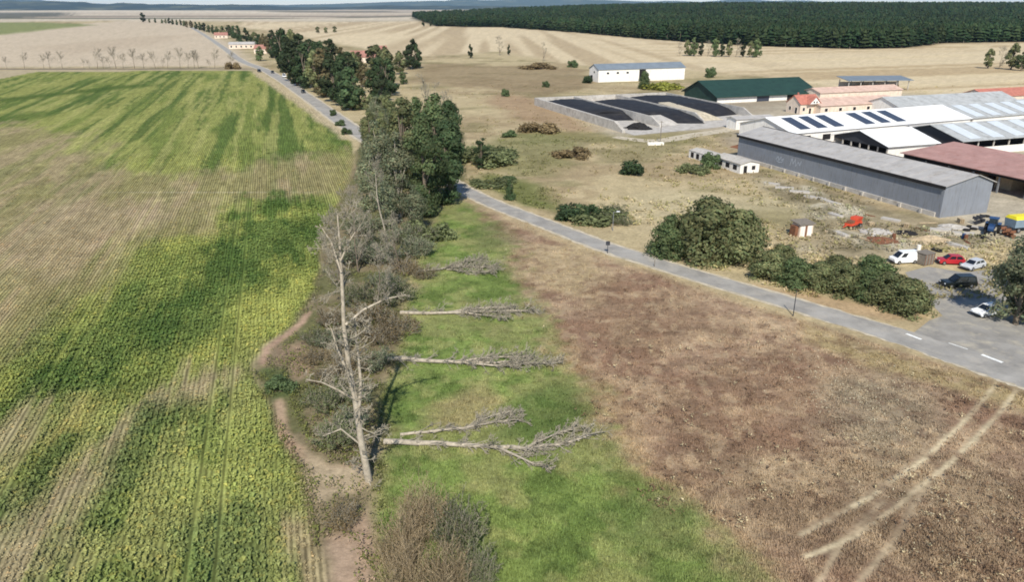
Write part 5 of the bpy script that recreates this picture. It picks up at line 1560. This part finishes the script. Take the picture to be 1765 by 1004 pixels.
def clutter():
    rg = random.Random(12)
    for k, (px, py) in enumerate(((1590, 396), (1575, 420), (1548, 425), (1625, 418), (1530, 398), (1490, 412), (1668, 418), (1640, 408), (1455, 388), (1500, 372), (1425, 398), (1600, 385))):
        x, y = G(px, py); l = rg.uniform(2, 4)
        o = MB().box(-l / 2, l / 2, -.12, .12, 0, .1).box(-l / 2 + .3, l / 2 - .2, .16, .38, 0, .09).build('plank_pair', M['wood'] if k % 3 else M['rust'], None, (x, y, .01))
        o.rotation_euler = (0, 0, rg.uniform(0, 3.1)); tag(o, 'weathered boards lying in the littered yard before the grey barn', 'planks', 'boards lying in the littered yard')
    for k, (px, py) in enumerate(((1672, 392), (1678, 396), (1666, 398), (1697, 412), (1690, 408), (1612, 432), (1618, 434), (1700, 374))):
        x, y = G(px, py)
        me = bpy.data.meshes.get('tyre')
        if me is None:
            mb = MB(); n, m_ = 16, 6
            for i in range(n):
                for j in range(m_):
                    a, b = 2 * math.pi * i / n, 2 * math.pi * j / m_
                    r = .5 + .16 * math.cos(b); mb.v.append((r * math.cos(a), r * math.sin(a), .16 + .16 * math.sin(b)))
            for i in range(n):
                for j in range(m_):
                    mb.f.append((i * m_ + j, ((i + 1) % n) * m_ + j, ((i + 1) % n) * m_ + (j + 1) % m_, i * m_ + (j + 1) % m_))
            me = mb.mesh('tyre', M['rubber'])
        o = link('old_tyre', me, None, (x, y, .01)); tag(o, 'old black tyre lying flat near the barn corner', 'tyre', 'old tyres near the barn corner')
    for k, (px, py, m) in enumerate(((1660, 412, 'blue_paint'), (1664, 414, 'rust'), (1540, 412, 'rust'), (1583, 432, 'white_wall'))):
        x, y = G(px, py)
        o = MB().cyl((0, 0, 0), .32, .95, 'z', 14).cyl((0, 0, .3), .34, .05, 'z', 14).cyl((0, 0, .6), .34, .05, 'z', 14).build('barrel', M[m], None, (x, y, .01))
        tag(o, ('blue barrel in the yard before the barn end', 'rusty barrel next to the blue barrel', 'rusty barrel alone behind the hedge', 'white barrel near the wooden box')[k], 'barrel')
    for k, (px, py, lab) in enumerate(((1500, 388, 'pallet stack right of the orange seed drill'), (1562, 392, 'pallet stack in the middle of the littered yard'), (1655, 385, 'pallet stack against the grey barn end'))):
        x, y = G(px, py); e = empty('pallet_stack', (x, y, 0), TH + k * .6); tag(e, lab, 'pallets')
        for j in range(4 + k):
            z = j * .16
            p = MB().box(-.6, .6, -.4, .4, z + .1, z + .14).build('pallet', M['wood'], e)
            MB().box(-.6, .6, -.4, -.3, z + .002, z + .098).box(-.6, .6, .3, .4, z + .002, z + .098).box(-.6, .6, -.05, .05, z + .002, z + .098).build('bearer', M['wood'], p)
clutter()

# hamlet houses half hidden by the far trees
def hamlet():
    for px, py, Lx, Ly, ev, ri, w, r, lab, rot in (
            (605, 108, 18, 10, 4, 8, 'cream_wall', 'tile_dull', 'red roofed house among the trees behind the far road', .1),
            (395, 84, 26, 9, 4, 6, 'cream_wall', 'grey_roof', 'long white house beside the far road', .2),
            (438, 92, 12, 9, 4, 7, 'cream_wall', 'tile_dull', 'white house between trees at the far road', -.1),
            (370, 66, 16, 9, 4, 7, 'cream_wall', 'tile_dull', 'cream house at the head of the hamlet', .3),
            (640, 96, 14, 9, 4, 7.5, 'cream_wall', 'tile_dull', 'house with red roof right of the larger red roof', .4)):
        e = site('house', px, py, lab, 'house', rot=rot)
        gable(e, Lx, Ly, ev, ri, M[w], M[r], 'x', .5, .4, .2)
        for k in range(max(1, int(Lx / 5))): opening(e, 'y0', 1.5 + k * 4.6, 2.9 + k * 4.6, 1.2, 2.8)
hamlet()

# ------------------------------------------------------------------ vehicles and yard things
def wheel(e, x, y, r, w, side):
    t = MB().cyl((x, y if side > 0 else y - w, r), r, w, 'y', 16).build('wheel', M['rubber'], e)
    yy = y + w + .003 if side > 0 else y - w - .033
    MB().cyl((x, yy, r), r * .58, .03, 'y', 12).build('rim', M['rim'], t)

def car(px, py, rz, paint, label, L=4.3, W=1.75, Hh=1.5, kind='hatch', cat='car', name='parked_car'):
    x, y = G(px, py)
    e = empty(name, (x, y, .03), rz)
    w = W / 2; g = .28
    bl = .92 if kind != 'van' else 1.05             # belt line
    low = [(-L / 2 + .06, g), (L / 2 - .1, g), (L / 2, g + .25), (L / 2 - .04, bl - .22), (L / 2 - .25, bl - .06), (L * .2, bl), (-L / 2 + .08, bl + .02), (-L / 2, g + .3)]
    b = MB()
    n = len(low)
    for yy, s in ((-w, .985), (-w + .12, 1.), (w - .12, 1.), (w, .985)):
        for (u, z) in low: b.v.append((u * s, yy, z if abs(yy) < w else g + (z - g) * .94))
    b.f.append(tuple(range(n))); b.f.append(tuple(range(3 * n, 4 * n)))
    for q in range(3):
        for i in range(n):
            j = (i + 1) % n
            b.f.append((q * n + i, q * n + j, (q + 1) * n + j, (q + 1) * n + i))
    b.build('body', paint, e)
    if kind == 'van': fr, rf, rr, rb = L * .36, L * .16, -L / 2 + .12, -L / 2 + .04
    elif kind == 'suv': fr, rf, rr, rb = L * .22, L * .06, -L / 2 + .35, -L / 2 + .08
    else: fr, rf, rr, rb = L * .24, L * .05, -L * .34, -L / 2 + .12
    wi = w - .22
    cab = MB().hexa([(rb, -w + .07, bl - .02), (fr, -w + .07, bl - .02), (fr, w - .07, bl - .02), (rb, w - .07, bl - .02), (rr, -wi, Hh), (rf, -wi, Hh), (rf, wi, Hh), (rr, wi, Hh)])
    cab.build('cabin', paint, e)
    def pane(p, name='window'):
        MB().poly(p).build(name, M['glass'], e)
    def lerp(a, b_, t): return tuple(a[i] * (1 - t) + b_[i] * t for i in range(3))
    for s in (-1, 1):
        B0, F0 = (rb, s * (w - .055), bl), (fr, s * (w - .055), bl); B1, F1 = (rr, s * (wi + .015), Hh), (rf, s * (wi + .015), Hh)
        spans = ((.08, .46), (.52, .92)) if kind != 'van' else ((.66, .93),)
        for a0, a1 in spans:
            lo0, lo1, hi0, hi1 = lerp(B0, F0, a0), lerp(B0, F0, a1), lerp(B1, F1, a0), lerp(B1, F1, a1)
            pane([lerp(lo0, hi0, .1), lerp(lo1, hi1, .1), lerp(lo1, hi1, .85), lerp(lo0, hi0, .85)])
    for (b0, t0, off) in ((fr, rf, .02), (rb, rr, -.02)):
        if kind == 'van' and off < 0: continue
        q = [(b0 + off, -w + .2, bl + .06), (b0 + off, w - .2, bl + .06), (t0 + off, wi - .08, Hh), (t0 + off, -wi + .08, Hh)]
        q[2] = lerp(q[1], q[2], .88); q[3] = lerp(q[0], q[3], .88)
        pane([(p[0], p[1], p[2] + .01) for p in q], 'windscreen')
    for s in (-1, 1):
        MB().box(L / 2 - .12, L / 2 + .005, s * (w - .32) - .14, s * (w - .32) + .14, bl - .32, bl - .18).build('headlight', M['lamp_clear'], e)
        MB().box(-L / 2 - .01, -L / 2 + .1, s * (w - .2) - .1, s * (w - .2) + .1, bl - .3, bl - .08).build('tail_light', M['lamp_red'], e)
        for u in (-L * .31, L * .31): wheel(e, u, s * (w - .2) if s > 0 else -(w - .2), .32, .215, s)
    MB().box(L / 2 - .06, L / 2 + .04, -w + .12, w - .12, g, g + .2).build('bumper', M['dark_trim'], e)
    MB().box(-L / 2 - .04, -L / 2 + .06, -w + .12, w - .12, g, g + .2).build('bumper', M['dark_trim'], e)
    tag(e, label, cat)
    return e
car(1557, 453, math.pi + .15, M['car_white'], 'white van parked at the yard edge behind the hedge', 4.4, 1.8, 1.95, 'van', 'van')
car(1637, 455, math.pi - .1, M['car_red'], 'red car parked in the farm yard', 4.0, 1.7, 1.5)
car(1676, 463, math.pi + .5, M['car_silver'], 'pale silver car beside the red car under the tree', 4.2, 1.7, 1.45)
car(1650, 494, math.pi + .05, M['car_black'], 'black parked car in the farm entrance', 4.9, 1.9, 1.75, 'suv')
car(1700, 543, math.pi + .35, M['car_white'], 'white car parked in the shade of the grey green tree', 4.2, 1.75, 1.45)
car(490, 133, -1.2, M['car_white'], 'white car on the far road beside the dark trees', 5.0, 2.0, 1.9, 'suv')
car(447, 124, -1.1, M['car_black'], 'black car on the far road at the field corner', 4.6, 1.9, 1.7, 'suv')
car(470, 126, -1.2, M['car_black'], 'dark car following the white car on the far road', 4.4, 1.8, 1.5)
car(523, 160, -1.2, M['car_black'], 'dark car on the far road past the tall trees', 4.4, 1.8, 1.5)

def crate():
    x, y = G(1592, 455)
    e = empty('container', (x, y, .02), TH + .1)
    MB().box(-1.1, 1.1, -.9, .9, .1, 1.9).build('box', M['pole_wood'], e)
    for k in range(4): MB().box(-1.1 + k * .7, -1.0 + k * .7, -.94, -.904, .1, 1.9).build('batten', M['rust'], e)
    MB().box(-1.2, 1.2, -1.0, 1.0, 1.903, 2.0).build('lid', M['pole_wood'], e)
    tag(e, 'grey brown wooden box standing next to the white van', 'box')
crate()

def tractor():
    x, y = G(1708, 402)
    e = empty('tractor', (x, y, .02), math.pi + .9)
    MB().prism([(.4, .9), (2.4, .9), (2.5, 1.3), (2.3, 1.75), (.4, 1.85)], -.45, .45).build('bonnet', M['blue_paint'], e)
    MB().box(-1.2, .45, -.4, .4, .7, 1.3).build('chassis', M['dark_trim'], e)
    cab = MB().hexa([(-1.1, -.75, 1.3), (.4, -.75, 1.3), (.4, .75, 1.3), (-1.1, .75, 1.3), (-1.0, -.65, 2.7), (.2, -.65, 2.7), (.2, .65, 2.7), (-1.0, .65, 2.7)]).build('cab', M['glass'], e)
    MB().box(-1.15, .35, -.78, .78, 2.703, 2.86).build('roof', M['blue_paint'], cab)
    for s in (-1, 1):
        wheel(e, -.6, s * .75, .85, .5, s); wheel(e, 1.8, s * .6, .5, .32, s)
        MB().box(-1.4, .2, s * 1.0 - .25, s * 1.0 + .25, 1.75, 1.85).build('mudguard', M['blue_paint'], e)
    MB().cyl((1.2, .3, 1.8), .05, .9, 'z', 8).build('exhaust', M['dark_trim'], e)
    tag(e, 'blue tractor parked off the near corner of the grey barn', 'tractor')
    x, y = G(1762, 398)
    e = empty('trailer', (x, y, .02), math.pi + .25)
    MB().hexa([(-3.2, -1.15, 1.0), (3.2, -1.15, 1.0), (3.2, 1.15, 1.0), (-3.2, 1.15, 1.0), (-3.3, -1.25, 2.5), (3.3, -1.25, 2.5), (3.3, 1.25, 2.5), (-3.3, 1.25, 2.5)]).build('box_body', M['grey_blue'], e)
    MB().hexa([(-3.3, -1.28, 2.503), (3.3, -1.28, 2.503), (3.3, 1.28, 2.503), (-3.3, 1.28, 2.503), (-3.1, -.9, 3.0), (3.1, -.9, 3.05), (3.1, .9, 3.05), (-3.1, .9, 3.0)]).build('yellow_cover', M['yellow_paint'], e)
    MB().box(-3.2, 4.6, -.2, .2, .8, .997).build('drawbar', M['dark_trim'], e)
    for s in (-1, 1):
        for u in (-2.2, 2.2): wheel(e, u, s * .9, .5, .3, s)
    tag(e, 'trailer under a bright yellow cover at the right edge', 'trailer')
    for k, (px, py, m, lab) in enumerate(((1685, 385, 'dark_trim', 'dark implement left of the blue tractor'), (1735, 408, 'rust', 'rusty implement in front of the blue tractor'))):
        x, y = G(px, py); e = empty('farm_implement', (x, y, 0), .6 + k)
        MB().box(-1.6, 1.6, -.1, .1, .8, 1.0).build('frame_beam', M[m], e)
        MB().box(-.1, .1, -1.2, 1.0, .85, 1.05).build('drawbar', M[m], e)
        for j in range(6): MB().cyl((-1.5 + j * .58, -.3, .38), .38, .06, 'x', 12).build('disc', M[m], e)
        for j in range(3): MB().box(-1.4 + j * 1.3, -1.2 + j * 1.3, -.5, .5, 1.0, 1.5).build('upright', M[m], e)
        tag(e, lab, 'implement')
tractor()
def orange_machine():
    x, y = G(1470, 392)
    e = empty('farm_implement', (x, y, 0), TH + .3)
    MB().box(-1.9, 1.9, -.7, .7, .6, 1.0).build('frame', M['orange_paint'], e)
    MB().hexa([(-.2, -.6, 1.0), (1.6, -.6, 1.0), (1.6, .6, 1.0), (-.2, .6, 1.0), (.1, -.8, 1.9), (1.7, -.8, 1.9), (1.7, .8, 1.9), (.1, .8, 1.9)]).build('hopper', M['orange_paint'], e)
    MB().box(-1.7, -.5, -.5, .5, 1.003, 1.5).build('gearbox', M['rust'], e)
    MB().bar((-1.9, 0, .8), (-3.2, .2, .5), .09).build('drawbar', M['orange_paint'], e)
    for s in (-1, 1): wheel(e, .6, s * .85, .45, .25, s)
    for j in range(5): MB().bar((-1.6 + j * .8, -.8, .7), (-1.7 + j * .8, -1.1, .05), .05).build('tine', M['dark_trim'], e)
    tag(e, 'orange red seed drill standing on the grass behind the hedge', 'implement')
orange_machine()

def poles():
    def post(px, py, h, r, mat, name, label, cat, arm=None):
        x, y = G(px, py); e = empty(name, (x, y, 0))
        MB().cyl((0, 0, -.2), r, h + .2, 'z', 8, r * .8).build('post', M[mat], e)
        if arm == 'lamp':
            MB().bar((0, 0, h - .1), (.7, -.2, h + .1), .04).build('arm', M['metal_grey'], e)
            MB().box(.5, 1.1, -.35, -.1, h + .05, h + .2).build('lamp_head', M['lamp_clear'], e)
        elif arm == 'cross':
            MB().bar((-.7, 0, h - .35), (.7, 0, h - .35), .06).build('crossarm', M['pole_wood'], e)
            for u in (-.6, 0, .6): MB().cyl((u, 0, h - .3), .05, .2, 'z', 6).build('insulator', M['lamp_clear'], e)
        elif arm == 'sign':
            MB().box(-.35, .35, -.1, -.06, h - .75, h - .05).build('sign_plate', M['dark_trim'], e)
        tag(e, label, cat)
    post(1056, 398, 3.6, .07, 'metal_grey', 'lamp_post', 'thin lamp post beside the low thicket', 'lamp post', 'lamp')
    post(1047, 437, 2.2, .06, 'dark_trim', 'road_sign', 'dark sign post on the near road edge', 'road sign', 'sign')
    post(1128, 460, 1.2, .07, 'pole_wood', 'marker_post', 'short pale marker post on the road verge', 'post')
    post(1367, 545, 3.6, .07, 'dark_trim', 'marker_pole', 'thin dark pole on the near road verge', 'pole')
    post(1138, 246, 6.5, .12, 'pole_wood', 'utility_pole', 'wooden pole at the silage bunker track', 'pole', 'cross')
    x, y = G(1130, 250)
    e = empty('feed_trough', (x, y, 0), .1)
    MB().box(-2.4, 2.4, -.5, -.4, 0, .8).box(-2.4, 2.4, .4, .5, 0, .8).box(-2.4, 2.4, -.4, .4, .1, .25).build('trough', M['white_wall'], e)
    for u in (-2.3, 2.1): MB().box(u, u + .2, -.39, .39, .26, .7).build('end_board', M['white_wall'], e)
    tag(e, 'white trough at the foot of the wooden pole', 'trough')
poles()

# ------------------------------------------------------------------ the air
def haze():
    m = bpy.data.materials.new('haze'); m.use_nodes = True
    t = m.node_tree; t.nodes.clear()
    o = t.nodes.new('ShaderNodeOutputMaterial')
    v = t.nodes.new('ShaderNodeVolumePrincipled')
    v.inputs['Color'].default_value = (.45, .66, 1, 1)
    v.inputs['Density'].default_value = 2.4e-5
    v.inputs['Anisotropy'].default_value = 0.0
    t.links.new(v.outputs[0], o.inputs['Volume'])
    ob = MB().box(-45000, 45000, -500, 46000, -25, 420).build('haze', m)
    tag(ob, 'thin blue haze over the plain', 'haze', kind='stuff')
haze()
